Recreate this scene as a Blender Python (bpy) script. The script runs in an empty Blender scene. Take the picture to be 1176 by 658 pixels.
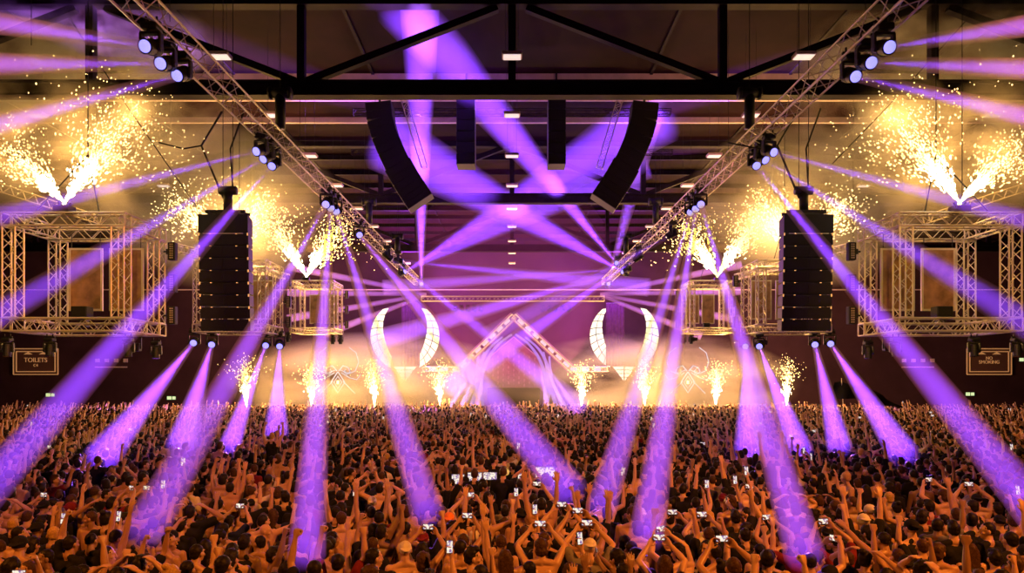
import bpy, bmesh, math, random
import numpy as np
from mathutils import Vector, Matrix, Quaternion
random.seed(11)
RNG = np.random.default_rng(7)
C = bpy.context.scene.collection
SC = bpy.context.scene
F, CX, HY, CZ = 800.0, 588.0, 436.0, 3.87     # focal length in pixels, vanishing point, camera height

def W(px, py, d):
    return Vector(((px - CX) * d / F, d, CZ + (HY - py) * d / F))

# ------------------------------------------------------------------ camera
cd = bpy.data.cameras.new('camera'); cam = bpy.data.objects.new('camera', cd); C.objects.link(cam)
cam.location = (0, 0, CZ); cam.rotation_euler = (math.pi / 2, 0, 0)
cd.sensor_width = 36; cd.lens = 36 * F / 1176; cd.shift_y = (HY - 329) / 1176; cd.clip_end = 300
SC.camera = cam
SC.view_settings.view_transform = 'Standard'; SC.view_settings.look = 'None'
SC.view_settings.gamma = 1; SC.view_settings.use_curve_mapping = False
SC.view_settings.exposure = 0
w = bpy.data.worlds.new('world'); SC.world = w; w.use_nodes = True
w.node_tree.nodes['Background'].inputs[0].default_value = (0, 0, 0, 1)
cy = SC.cycles
cy.max_bounces = 4; cy.diffuse_bounces = 1; cy.glossy_bounces = 1; cy.transmission_bounces = 2
cy.volume_bounces = 0; cy.transparent_max_bounces = 8
cy.use_denoising = True
cy.sample_clamp_indirect = 3; cy.sample_clamp_direct = 0
cy.caustics_reflective = False; cy.caustics_refractive = False
cy.use_light_tree = True
cy.volume_step_rate = 1.5; cy.volume_max_steps = 64
cy.use_adaptive_sampling = False

# ------------------------------------------------------------------ materials
def mat(name, col, rough=.6, metal=0, emit=None, es=0, noise=0, nscale=8, bump=0):
    m = bpy.data.materials.new(name); m.use_nodes = True
    nt = m.node_tree; b = nt.nodes['Principled BSDF']
    b.inputs['Base Color'].default_value = (*col, 1)
    b.inputs['Roughness'].default_value = rough; b.inputs['Metallic'].default_value = metal
    if emit:
        b.inputs['Emission Color'].default_value = (*emit, 1); b.inputs['Emission Strength'].default_value = es
        m.cycles.emission_sampling = 'NONE'
    if noise or bump:
        tc = nt.nodes.new('ShaderNodeTexCoord'); n = nt.nodes.new('ShaderNodeTexNoise')
        n.inputs['Scale'].default_value = nscale; n.inputs['Detail'].default_value = 4
        nt.links.new(tc.outputs['Object'], n.inputs['Vector'])
        if noise:
            r = nt.nodes.new('ShaderNodeValToRGB')
            r.color_ramp.elements[0].position = .3; r.color_ramp.elements[1].position = .7
            r.color_ramp.elements[0].color = (*[c * (1 - noise) for c in col], 1)
            r.color_ramp.elements[1].color = (*[min(1, c * (1 + noise)) for c in col], 1)
            nt.links.new(n.outputs['Fac'], r.inputs['Fac']); nt.links.new(r.outputs['Color'], b.inputs['Base Color'])
        if bump:
            bp = nt.nodes.new('ShaderNodeBump'); bp.inputs['Strength'].default_value = bump
            nt.links.new(n.outputs['Fac'], bp.inputs['Height']); nt.links.new(bp.outputs['Normal'], b.inputs['Normal'])
    return m

M = {}
def matte(m, k=.08): m.node_tree.nodes['Principled BSDF'].inputs['Specular IOR Level'].default_value = k; return m
M['alu'] = mat('aluminium', (.72, .66, .56), .42, .3, noise=.1, nscale=3)
M['black'] = mat('black powder coat', (.007, .007, .008), .55, noise=.3, nscale=20)
M['cab'] = mat('speaker paint', (.009, .008, .008), .6, noise=.3, nscale=30)
M['grille'] = mat('speaker grille', (.010, .009, .009), .7, noise=.5, nscale=120)
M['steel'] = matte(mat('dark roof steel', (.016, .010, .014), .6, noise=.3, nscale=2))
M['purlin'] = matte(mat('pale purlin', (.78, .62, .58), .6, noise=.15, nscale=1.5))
M['ceil'] = matte(mat('roof deck', (.018, .005, .007), .8, noise=.35, nscale=.6))
M['wall'] = matte(mat('painted wall', (.058, .028, .036), .85, noise=.2, nscale=.5))
M['floor'] = matte(mat('hall floor', (.05, .045, .045), .6, noise=.3, nscale=1))
M['lens'] = mat('beam lens', (.2, .2, .3), .2, emit=(.25, .22, 1), es=2.2)
M['offlens'] = mat('dark lens', (.03, .03, .05), .15)
M['cable'] = mat('black cable', (.01, .01, .01), .6)
M['lamp'] = mat('ceiling lamp diffuser', (.9, .85, .8), .5, emit=(1, .8, .75), es=.8)
M['deck'] = mat('stage deck', (.04, .03, .035), .6, noise=.3, nscale=3)

# ------------------------------------------------------------------ mesh helpers
def me_from(verts, faces, name='mesh'):
    me = bpy.data.meshes.new(name); me.from_pydata([tuple(v) for v in verts], [], faces); me.update(); return me

def tag(o, label=None, cat=None, group=None, kind=None):
    if label: o['label'] = label
    if cat: o['category'] = cat
    if group: o['group'] = group
    if kind: o['kind'] = kind
    return o

class MB:
    def __init__(s): s.v = []; s.f = []; s.mi = []; s.cur = 0
    def add(s, vs, fs):
        b = len(s.v); s.v += [Vector(v) for v in vs]; s.f += [tuple(b + i for i in f) for f in fs]; s.mi += [s.cur] * len(fs); return s
    def box(s, c, sz, rot=None, bevel=0):
        x, y, z = sz[0] / 2, sz[1] / 2, sz[2] / 2
        if bevel:
            bm = bmesh.new(); bmesh.ops.create_cube(bm, size=1)
            bmesh.ops.scale(bm, vec=sz, verts=bm.verts)
            bmesh.ops.bevel(bm, geom=bm.edges[:], offset=bevel, segments=2, affect='EDGES', profile=.5)
            bm.verts.index_update()
            vs = [v.co.copy() for v in bm.verts]; fs = [[v.index for v in f.verts] for f in bm.faces]; bm.free()
        else:
            vs = [Vector((i * x, j * y, k * z)) for k in (-1, 1) for j in (-1, 1) for i in (-1, 1)]
            fs = [(0, 2, 3, 1), (4, 5, 7, 6), (0, 1, 5, 4), (2, 6, 7, 3), (0, 4, 6, 2), (1, 3, 7, 5)]
        if rot is not None: vs = [rot @ v for v in vs]
        c = Vector(c); return s.add([v + c for v in vs], fs)
    def tube(s, pts, r, n=6, cap=True):
        pts = [Vector(p) for p in pts]; rs = r if isinstance(r, (list, tuple)) else [r] * len(pts)
        vs = []; fs = []; ref = None
        for i, p in enumerate(pts):
            t = (pts[min(i + 1, len(pts) - 1)] - pts[max(i - 1, 0)]).normalized()
            if ref is None: ref = t.orthogonal().normalized()
            ref = (ref - t * ref.dot(t)).normalized(); q = t.cross(ref)
            for k in range(n):
                a = 2 * math.pi * k / n; vs.append(p + (ref * math.cos(a) + q * math.sin(a)) * rs[i])
        for i in range(len(pts) - 1):
            for k in range(n):
                fs.append((i * n + k, i * n + (k + 1) % n, (i + 1) * n + (k + 1) % n, (i + 1) * n + k))
        if cap: fs.append(tuple(range(n))[::-1]); fs.append(tuple((len(pts) - 1) * n + k for k in range(n)))
        return s.add(vs, fs)
    def cyl(s, c, axis, r, h, n=20, r2=None):
        a = Vector(axis).normalized(); c = Vector(c)
        return s.tube([c - a * h / 2, c + a * h / 2], [r, r if r2 is None else r2], n)
    def build(s, name, m, parent=None, smooth=False, loc=None):
        me = me_from(s.v, s.f, name)
        for mm in (m if isinstance(m, (list, tuple)) else [m]): me.materials.append(mm)
        if any(s.mi): me.polygons.foreach_set('material_index', s.mi)
        if smooth: me.polygons.foreach_set('use_smooth', [True] * len(me.polygons))
        o = bpy.data.objects.new(name, me); C.objects.link(o)
        if parent: o.parent = parent
        if loc is not None: o.location = loc
        return o

def empty(name, loc=(0, 0, 0), label=None, cat=None, group=None):
    o = bpy.data.objects.new(name, None); C.objects.link(o); o.location = loc; o.empty_display_size = .1
    return tag(o, label, cat, group)

def copy_tree(o, parent=None):
    c = o.copy(); C.objects.link(c)
    if parent is not None: c.parent = parent
    for ch in list(o.children): copy_tree(ch, c)
    return c

# box truss along a -> b, built in world space into an MB
def truss_mb(mb, a, b, w, ct=.025, dt=.012, up=Vector((0, 0, 1)), step=None, n=6):
    a, b = Vector(a), Vector(b); t = (b - a).normalized(); L = (b - a).length
    if abs(t.dot(up)) > .9: up = Vector((0, 1, 0))
    x = t.cross(up).normalized(); y = x.cross(t).normalized()
    cs = [(x * i + y * j) * (w / 2 - ct) for i, j in ((-1, -1), (1, -1), (1, 1), (-1, 1))]
    for c in cs: mb.tube([a + c, b + c], ct, n)
    k = max(2, round(L / (step or w * .75)))
    for s in range(4):
        c0, c1 = cs[s], cs[(s + 1) % 4]
        for i in range(k):
            p0 = a + t * (L * i / k); p1 = a + t * (L * (i + 1) / k)
            q = (c0, c1) if i % 2 == 0 else (c1, c0)
            mb.tube([p0 + q[0], p1 + q[1]], dt, 4, False)
    for e in (a, b):
        for s in range(4): mb.tube([e + cs[s], e + cs[(s + 1) % 4]], ct * .8, 4, False)
    return mb
# ------------------------------------------------------------------ the hall
CEIL = CZ + 13.2; BACK = 69.0; SIDE = 53.0
def slab(name, c, sz, m):
    return tag(MB().box(c, sz).build(name, m), kind='structure')
slab('floor', (0, 33, -.1), (2 * SIDE, 78, .2), M['floor'])
slab('ceiling', (0, 33, CEIL + .15), (2 * SIDE, 78, .3), M['ceil'])
slab('wall_back', (0, BACK + .15, CEIL / 2), (2 * SIDE, .3, CEIL), M['wall'])
slab('wall_left', (-SIDE - .15, 33, CEIL / 2), (.3, 78, CEIL), M['wall'])
slab('wall_right', (SIDE + .15, 33, CEIL / 2), (.3, 78, CEIL), M['wall'])
slab('wall_front', (0, -6.15, CEIL / 2), (2 * SIDE, .3, CEIL), M['wall'])
# pale purlins under the roof deck
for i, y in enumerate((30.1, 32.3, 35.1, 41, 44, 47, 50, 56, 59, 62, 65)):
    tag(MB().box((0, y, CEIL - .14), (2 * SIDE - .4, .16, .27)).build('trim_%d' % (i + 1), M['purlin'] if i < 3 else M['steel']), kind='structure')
# sheet joints across the roof deck
mb = MB()
for x in range(-48, 49, 6): mb.box((x, 33, CEIL - .03), (.12, 76, .06))
tag(mb.build('trim_20', M['steel']), kind='structure')
mb = MB(); mb.box((0, BACK - .06, CEIL - .2), (2 * SIDE - .4, .12, .16)); mb.box((0, BACK - .06, CEIL - 4.3), (2 * SIDE - .4, .1, .1))
tag(mb.build('trim_21', M['purlin']), kind='structure')
# roof girders across the hall
def girder(y, i):
    mb = MB(); zb = CZ + 9.76; zt = CEIL - .1
    mb.box((0, y, zb), (2 * SIDE - .2, .42, .07)); mb.box((0, y, zb + .46), (2 * SIDE - .2, .42, .07)); mb.box((0, y, zb + .23), (2 * SIDE - .2, .16, .42))
    mb.box((0, y, zt - .12), (2 * SIDE - .2, .4, .28))
    n = 7.25
    for k in range(-7, 8):
        x = k * n
        if abs(x) > SIDE: continue
        mb.box((x, y, (zb + zt) / 2 + .2), (.26, .26, zt - zb - .4))
        if k % 2:
            for s in (-1, 1):
                p0 = Vector((x + s * .2, y, zb + .5)); p1 = Vector((x + s * (n * .93), y, zt - .3))
                dd = p1 - p0; q = Vector((1, 0, 0)).rotation_difference(dd).to_matrix()
                mb.box((p0 + p1) / 2, (dd.length, .24, .24), q)
    tag(mb.build('ceiling_beam_%d' % i, M['steel']), kind='structure')
for i, y in enumerate((24.0, 38.5, 53.0)): girder(y, i + 1)

# ceiling lamps hung in three files down the hall
def lamp_proto():
    r = empty('ceiling_light')
    MB().box((0, 0, .06), (.62, .42, .1), bevel=.015).build('housing', M['purlin'], r)
    MB().box((0, 0, 0), (.54, .34, .03)).build('diffuser', M['lamp'], r)
    mb = MB(); mb.tube([(-.2, 0, .1), (-.2, 0, 3.2)], .006, 4); mb.tube([(.2, 0, .1), (.2, 0, 3.2)], .006, 4)
    mb.build('suspension_wire', M['cable'], r)
    return r
lp = lamp_proto(); first = True
def ordw(i): return ('nearest', 'second', 'third', 'fourth', 'fifth', 'sixth', 'seventh', 'eighth', 'ninth', 'tenth')[i]
for nm, xs in (('centre', 0.0), ('left', -9.05), ('right', 9.05), ('far left', -18.0), ('far right', 18.2)):
    for i in range(9):
        d = 21.6 + i * 4.8
        if abs(xs) > 10 and i > 3: continue
        o = lp if first else copy_tree(lp); first = False
        o.location = (xs, d, CZ + 10.0)
        tag(o, 'small pale ceiling light hung on wires, %s from the camera in the %s file' % (ordw(i), nm), 'ceiling light', 'ceiling lights under the roof')

# signs on the back wall
M['gold'] = mat('sign gold', (.75, .45, .18), .5, emit=(1, .5, .18), es=.25)
M['signback'] = mat('sign board', (.16, .08, .05), .7)
M['green'] = mat('exit sign green', (.3, .6, .3), .5, emit=(.75, .9, .45), es=.9)
def text_mesh(s, size, m, parent, loc, name='lettering', rot=(math.pi / 2, 0, 0), depth=.02, align='CENTER'):
    c = bpy.data.curves.new('text', 'FONT'); c.body = s; c.size = size; c.align_x = align; c.align_y = 'CENTER'; c.extrude = depth
    t = bpy.data.objects.new('text', c); C.objects.link(t)
    dg = bpy.context.evaluated_depsgraph_get(); dg.update()
    me = bpy.data.meshes.new_from_object(t.evaluated_get(dg)); bpy.data.objects.remove(t)
    me.materials.clear(); me.materials.append(m)
    o = bpy.data.objects.new(name, me); C.objects.link(o); o.parent = parent; o.location = loc; o.rotation_euler = rot
    return o
def wall_sign(px0, px1, py0, py1, lines, label):
    d = BACK - .12; a = W(px0, py1, d); b = W(px1, py0, d); c = (a + b) / 2; w_, h_ = b.x - a.x, b.z - a.z
    r = empty('hall_sign', c, label, 'sign')
    MB().box((0, 0, 0), (w_, .1, h_)).build('board', M['signback'], r)
    mb = MB()
    for k in (0, .28):
        ww, hh = w_ - k * 2, h_ - k * 2
        for s in (-1, 1):
            mb.box((0, -.07, s * hh / 2), (ww, .06, .09)); mb.box((s * ww / 2, -.07, 0), (.09, .06, hh))
    mb.build('frame', M['gold'], r)
    mb = MB()
    for s in (-1, 1): mb.add([(s * w_ * .17 - .45, -.08, h_ * .28), (s * w_ * .17 + .45, -.08, h_ * .28), (s * w_ * .17, -.08, h_ * .28 + .25), (s * w_ * .17 - .45, -.06, h_ * .28), (s * w_ * .17 + .45, -.06, h_ * .28), (s * w_ * .17, -.06, h_ * .28 + .25)], [(0, 1, 2), (5, 4, 3), (0, 3, 4, 1), (1, 4, 5, 2), (2, 5, 3, 0)])
    mb.build('lit_wedge', M['gold'], r)
    for s, sz, oz in lines: text_mesh(s, sz, M['gold'], r, (0, -.08, oz))
wall_sign(16, 67, 400.5, 430, [('TOILETS', .62, .14), ('C4', .38, -.38)], 'framed gold TOILETS sign on the dark back wall')
wall_sign(1110, 1161, 400.5, 430, [('NO', .42, .33), ('SMOKING', .46, -.06)], 'framed gold NO SMOKING sign on the dark back wall')
for px, py, lb in ((58, 453.5, 'small green exit sign low on the back wall below the TOILETS sign'), (197, 457, 'small lit exit sign low on the back wall, left of the stage smoke'), (1113.5, 452.5, 'small green exit sign low on the wall below the NO SMOKING sign'), (1175, 413, 'small lit exit sign at the wall edge right of the NO SMOKING sign')):
    r = empty('exit_sign', W(px, py, BACK - .1), lb, 'exit sign', 'exit signs on the back wall')
    MB().box((0, 0, 0), (.95, .1, .42), bevel=.02).build('housing', M['black'], r)
    mb = MB(); mb.box((-.2, -.06, 0), (.42, .03, .32)); mb.box((.26, -.06, 0), (.32, .03, .3)); mb.build('lit_face', M['green'], r)
for cx, lb in ((127.5, 'strip of four pale square pictograms on the wall behind the left truss cube'), (1054, 'strip of four pale square pictograms on the wall behind the right truss cube')):
    r = empty('pictogram_strip', W(cx, 414, BACK - .1), lb, 'sign', 'pictogram strips')
    MB().box((0, 0, -.65), (3.2, .06, .12)).build('ledge', M['purlin'], r)
    for k in range(4): MB().box((-1.35 + k * .93, 0, 0), (.42, .06, .36)).build('pictogram', M['purlin'], r)
# ------------------------------------------------------------------ flown trusses
def hang_wires(root, pts, top=CEIL - .02, r=.008, name='hoist_chain'):
    for p in pts:
        mb = MB(); mb.tube([p, (p[0], p[1], top - root.location.z)], r, 5); mb.build(name, M['cable'], root)
TRL = (Vector((-7.95, 12.6, CZ + 8)), Vector((-7.75, 57, CZ + 8)))
TRR = (Vector((8.25, 12.6, CZ + 8)), Vector((7.6, 57, CZ + 8)))
for (a, b), sd in ((TRL, 'left'), (TRR, 'right')):
    t = empty('lighting_truss', a, 'long silver box truss running away under the roof on the %s, hung with beam lights' % sd, 'truss', 'long lighting trusses')
    mb = MB(); truss_mb(mb, (0, 0, 0), b - a, .56, .03, .013, step=.5); mb.build('lattice', M['alu'], t)
    hang_wires(t, [((b - a) * k + Vector((0, 0, .3))) for k in (.08, .3, .55, .8)])
    for k, yy in enumerate((23.3, 37.5, 46.5)):
        f = (yy - a.y) / (b.y - a.y); p = a + (b - a) * f; s = 1 if p.x < 0 else -1
        h = empty('chain_hoist', p + Vector((s * .15, 0, .95)), 'black chain hoist standing above the %s lighting truss, %s from the camera' % (sd, ('nearest', 'second', 'third')[k]), 'hoist', 'chain hoists above the trusses')
        mb = MB(); mb.cyl((0, 0, 0), (0, 0, 1), .17, 1.1, 16); mb.build('motor_body', M['black'], h, True)
        mb = MB(); mb.cyl((0, 0, .62), (1, 0, 0), .18, .62, 16); mb.cyl((-.33, 0, .62), (1, 0, 0), .21, .08, 16); mb.cyl((.33, 0, .62), (1, 0, 0), .21, .08, 16); mb.build('gear_housing', M['black'], h, True)
        mb = MB(); mb.tube([(0, 0, .8), (0, 0, CEIL - .02 - h.location.z)], .012, 5); mb.build('chain', M['cable'], h)
        mb = MB(); mb.tube([(0, 0, -.55), (0, 0, -.62), (.05, 0, -.68)], .03, 6); mb.build('hook', M['cable'], h)

# ------------------------------------------------------------------ moving heads and their beams
def head_meshes():
    mb = MB(); mb.box((0, 0, -.07), (.36, .30, .14), bevel=.03); mb.box((0, 0, .03), (.42, .06, .06)); mb.cyl((-.12, 0, .1), (0, 0, 1), .025, .14, 8); mb.cyl((.12, 0, .1), (0, 0, 1), .025, .14, 8)
    base = mb.build('base', M['black'])
    mb = MB()
    mb.cyl((0, 0, -.16), (0, 0, 1), .1, .06, 16); mb.box((0, 0, -.20), (.46, .16, .06), bevel=.02)
    for s in (-1, 1): mb.box((s * .215, 0, -.38), (.06, .15, .38), bevel=.02); mb.cyl((s * .2, 0, -.5), (1, 0, 0), .09, .07, 14)
    yoke = mb.build('yoke', M['black'])
    mb = MB()   # head aims along +Y from its tilt axis
    mb.tube([(0, -.27, 0), (0, -.22, 0), (0, -.05, 0), (0, .2, 0), (0, .26, 0)], [.1, .155, .17, .15, .165], 18)
    for k in range(4): mb.tube([(0, -.2 + k * .06, 0), (0, -.175 + k * .06, 0)], [.178, .178], 18)
    hd = mb.build('head', M['black'], smooth=False)
    mb = MB(); mb.cyl((0, .262, 0), (0, 1, 0), .13, .014, 20); ln = mb.build('lens', M['lens'])
    for o in (base, yoke, hd, ln): C.objects.unlink(o)
    return base.data, yoke.data, hd.data, ln.data
HB, HYK, HH, HL = head_meshes()
def link(me, name, parent):
    o = bpy.data.objects.new(name, me); C.objects.link(o); o.parent = parent; return o
def moving_head(lens_pos, aim, label, group, lit=True, s=1.0, floor=False):
    """A moving head whose lens sits at lens_pos and points along aim."""
    aim = aim.normalized(); axis = lens_pos - aim * (.27 * s)
    r = empty('moving_head', axis + Vector((0, 0, (.5 if not floor else -.5) * s)), label, 'moving head light', group)
    r.scale = (s, s, s)
    if floor: r.rotation_euler = (math.pi, 0, 0)
    yaw = math.atan2(-aim.x, aim.y)
    inv = Matrix.Rotation(math.pi, 3, 'X') if floor else Matrix.Identity(3)
    link(HB, 'base', r)
    y = link(HYK, 'yoke', r); y.rotation_euler = (0, 0, -yaw if floor else yaw)
    h = link(HH, 'head', r); h.location = (0, 0, -.5)
    q = Vector((0, 1, 0)).rotation_difference(inv @ aim); h.rotation_mode = 'QUATERNION'; h.rotation_quaternion = q
    l = link(HL, 'lens', h)
    if not lit:
        l.material_slots[0].link = 'OBJECT'; l.material_slots[0].material = M['offlens']
    return r

def vol_mat(name, dens, col=(1, 1, 1), aniso=0):
    m = bpy.data.materials.new(name); m.use_nodes = True; nt = m.node_tree; nt.nodes.clear()
    o = nt.nodes.new('ShaderNodeOutputMaterial'); v = nt.nodes.new('ShaderNodeVolumeScatter')
    v.inputs['Color'].default_value = (*col, 1); v.inputs['Density'].default_value = dens; v.inputs['Anisotropy'].default_value = aniso
    nt.links.new(v.outputs[0], o.inputs['Volume']); m.cycles.homogeneous_volume = True
    return m
HAZE = {}
def haze_mat(d):
    k = round(d, 2)
    if k not in HAZE: HAZE[k] = vol_mat('violet haze in the light', k, (.42, .24, 1))
    return HAZE[k]
BEAMCOL = (.40, .11, 1.0)
def beam(a, b, r0, r1, power, dens, label, col=BEAMCOL, blend=1.0):
    """A real spot lamp at a aimed at b, and the haze it shines through."""
    d = (b - a); L = d.length; t = d / L
    ld = bpy.data.lights.new('beam_lamp', 'SPOT'); lo = bpy.data.objects.new('beam_lamp', ld); C.objects.link(lo)
    ld.spot_size = 2 * math.atan(r1 / L) * 1.05; ld.spot_blend = blend; ld.shadow_soft_size = .04
    ld.color = col; ld.energy = 100; ld.use_shadow = False
    ld.use_nodes = True; nt = ld.node_tree
    em = nt.nodes['Emission']; fo = nt.nodes.new('ShaderNodeLightFalloff'); fo.inputs['Strength'].default_value = power * L * 10
    nt.links.new(fo.outputs['Linear'], em.inputs['Strength'])
    lo.location = a + t * .02; lo.rotation_mode = 'QUATERNION'; lo.rotation_quaternion = Vector((0, 0, -1)).rotation_difference(t)
    cu = bpy.data.curves.new('haze_shaft', 'CURVE'); cu.dimensions = '3D'; cu.bevel_depth = 1; cu.bevel_resolution = 5; cu.use_fill_caps = True; cu.resolution_u = 1
    sp = cu.splines.new('POLY'); sp.points.add(1)
    for p, q, r in zip(sp.points, (a + t * .015, b), (r0, r1)): p.co = (*q, 1); p.radius = r
    o = bpy.data.objects.new('haze_shaft', cu); C.objects.link(o); cu.materials.append(haze_mat(dens))
    tag(o, label, 'light beam', 'violet light shafts in the haze', 'stuff')
    return o
# beams: lens pixel, lens depth, end pixel, end depth, end half-width px, power scale, where it hangs, where it goes
def crowd_d(py): return F * 2.1 / (py - HY)
B = []
def bm_(x0, y0, d0, x1, y1, d1, hw, k, who, where): B.append((x0, y0, d0, x1, y1, d1 if d1 else crowd_d(y1), hw, k, who, where))
TL, TR = 'the left long truss', 'the right long truss'
a3 = ('upper left', 'middle', 'lower right'); b3 = ('upper right', 'middle', 'lower left')
cl = ('nearest trio', 'second trio', 'third trio')
bm_(166, 53, 15, -115.2, 8.9, 9.40, 13.9, .8, 'the %s on %s, %s lamp' % (cl[0], TL, a3[0]), 'aimed out of frame')
bm_(184, 73, 15.9, -122.2, 74.2, 9.29, 11.9, .7, 'the %s on %s, %s lamp' % (cl[0], TL, a3[1]), 'aimed level out of frame')
bm_(203, 87, 16.5, -128.6, 179.3, 9.22, 17.5, .8, 'the %s on %s, %s lamp' % (cl[0], TL, a3[2]), 'aimed down out of frame')
bm_(294, 174, 22, -289.4, 321.5, 10.95, 24.0, .7, 'the %s on %s, %s lamp' % (cl[1], TL, a3[0]), 'crossing the top of the left truss cube')
bm_(302, 183, 22.8, -281.9, 525.2, 12.01, 34.5, .8, 'the %s on %s, %s lamp' % (cl[1], TL, a3[1]), 'crossing the middle of the left truss cube')
bm_(312, 191, 23.5, -40, 590, None, 30, 1.1, 'the %s on %s, %s lamp' % (cl[1], TL, a3[2]), 'crossing the left loudspeaker column')
bm_(374, 235, 28.7, 165, 612, None, 30, .75, 'the %s on %s, %s lamp' % (cl[2], TL, a3[0]), 'slanting down to the crowd at lower left')
bm_(380, 239, 29.2, 352, 640, None, 26, .9, 'the %s on %s, %s lamp' % (cl[2], TL, a3[1]), 'dropping almost straight onto the crowd')
bm_(386, 243, 29.8, 492, 592, None, 24, .8, 'the %s on %s, %s lamp' % (cl[2], TL, a3[2]), 'slanting right onto the crowd')
bm_(413, 270, 34.5, 655, 566, None, 28, 1.0, 'the fourth cluster on %s' % TL, 'slanting across the arch onto the centre crowd')
bm_(450, 298, 41, 668, 470, 47, 15, .6, 'the fifth cluster on %s' % TL, 'slanting down behind the arch')
bm_(465, 312, 48, 760, 128, 33.6, 38, 2.6, 'the far end of %s' % TL, 'crossing up to the right roof')
bm_(465, 312, 48, 742, 186, 41, 20, 1.6, 'the far end of %s, flatter one' % TL, 'crossing up to the right')
bm_(484, 326, 54, 482, 2, 24.6, 24, 2.4, 'the last lamp on %s' % TL, 'standing straight up to the roof')
bm_(463, 300, 44, 745, 330, 47, 11, .6, 'the fifth cluster on %s, flat one' % TL, 'running nearly level to the right')
for i, (x, y) in enumerate(((330, 306), (330, 336), (330, 366), (372, 384))):
    bm_(490, 337.5 + i * .4, 56, x, y, 54, 5, .35, 'the left end of the stage front truss, %s of its fan' % ('topmost', 'second', 'third', 'lowest')[i], 'fanning out to the left')
bm_(1022, 54, 15, 1288.9, 12.3, 9.40, 13.9, .8, 'the %s on %s, %s lamp' % (cl[0], TR, b3[0]), 'aimed out of frame')
bm_(1001, 72, 15.9, 1296.3, 84.1, 9.29, 13.0, .7, 'the %s on %s, %s lamp' % (cl[0], TR, b3[1]), 'aimed level out of frame')
bm_(983, 88, 16.5, 1302.5, 163.3, 9.22, 17.5, .8, 'the %s on %s, %s lamp' % (cl[0], TR, b3[2]), 'aimed down out of frame')
bm_(889, 175, 22, 1461.2, 328.9, 10.95, 24.0, .7, 'the %s on %s, %s lamp' % (cl[1], TR, b3[0]), 'crossing the top of the right truss cube')
bm_(879.5, 184, 22.8, 1454.7, 543.4, 12.01, 37.7, .8, 'the %s on %s, %s lamp' % (cl[1], TR, b3[1]), 'crossing the middle of the right truss cube')
bm_(869, 190.5, 23.5, 1210, 612, None, 30, 1.1, 'the %s on %s, %s lamp' % (cl[1], TR, b3[2]), 'crossing the right loudspeaker column')
bm_(805, 235, 28.7, 925, 640, None, 28, .9, 'the %s on %s, %s lamp' % (cl[2], TR, b3[0]), 'slanting right onto the near crowd')
bm_(799, 240, 29.2, 742, 618, None, 25, .9, 'the %s on %s, %s lamp' % (cl[2], TR, b3[1]), 'dropping steeply onto the crowd')
bm_(793, 244, 29.8, 690, 585, None, 22, .8, 'the %s on %s, %s lamp' % (cl[2], TR, b3[2]), 'slanting left onto the crowd')
bm_(766, 272, 34.5, 560, 388, 40, 14, .6, 'the fourth cluster on %s' % TR, 'slanting down left in front of the stage')
bm_(728, 299, 41, 515, 446, 48, 17, .8, 'the fifth cluster on %s' % TR, 'slanting down left behind the arch')
bm_(715, 312, 48, 440, 160, 34, 38, 2.6, 'the far end of %s' % TR, 'crossing up to the left roof')
bm_(708, 302, 49, 462, 2, 24.6, 36, 2.4, 'the far end of %s, steeper one' % TR, 'rising to the roof over the centre')
bm_(699, 326, 54, 749, 132, 34, 14, .7, 'the last lamp on %s' % TR, 'rising steeply to the right roof')
bm_(715, 311, 47, 430, 392, 50, 14, .7, 'the far end of %s, falling one' % TR, 'slanting down left to the winged screen')
bm_(715, 309, 47, 440, 330, 48, 9, .5, 'the far end of %s, flat one' % TR, 'running nearly level to the left')
for i, (x, y) in enumerate(((852, 304), (852, 334), (852, 368), (806, 386))):
    bm_(689, 337.5 + i * .4, 56, x, y, 54, 5, .35, 'the right end of the stage front truss, %s of its fan' % ('topmost', 'second', 'third', 'lowest')[i], 'fanning out to the right')
q4 = ('outer', 'second', 'third', 'inner')
for i, (x0, y0, x1, y1, hw) in enumerate(((222, 394, 116, 526, 24), (243, 396, 208, 512, 21), (305, 397, 264, 512, 15), (321, 398, 317, 498, 15))):
    bm_(x0, y0, 33.2 if i < 2 else 34.5, x1, y1, None, hw, 1.5, 'the %s lamp under the left far truss cubes' % q4[i], 'falling onto the crowd at left')
for i, (x0, y0, x1, y1, hw) in enumerate(((954, 395, 1038, 522, 21), (936, 396, 964, 514, 17), (872, 398, 918, 518, 19), (856, 398, 863, 518, 24))):
    bm_(x0, y0, 33.2 if i < 2 else 34.5, x1, y1, None, hw, 1.5, 'the %s lamp under the right far truss cubes' % q4[i], 'falling onto the crowd at right')
BEAM_P, BEAM_OD = .27, .55
for x0, y0, d0, x1, y1, d1, hw, k, who, where in B:
    a = W(x0, y0, d0); b = W(x1, y1, d1); r1 = max(hw * d1 / F * (.86 if y1 > 500 else 1), .2); k *= 1.5 if 'cubes' in who else 2.1 if (d0 > 34.6 and y1 > 290) else 1
    if not (who.startswith('the left end') or who.startswith('the right end')):
        rt = 'cubes' in who
        moving_head(a, b - a, 'black moving head light, %s' % who, 'moving heads on the truss cubes' if rt else 'moving heads on the long trusses', s=1.0 if d0 < 26 else 1.15)
    beam(a, b, min(.13, r1 * .6), r1, BEAM_P * k, BEAM_OD / (1.5 * r1), 'violet light beam from %s' % who)
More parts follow.
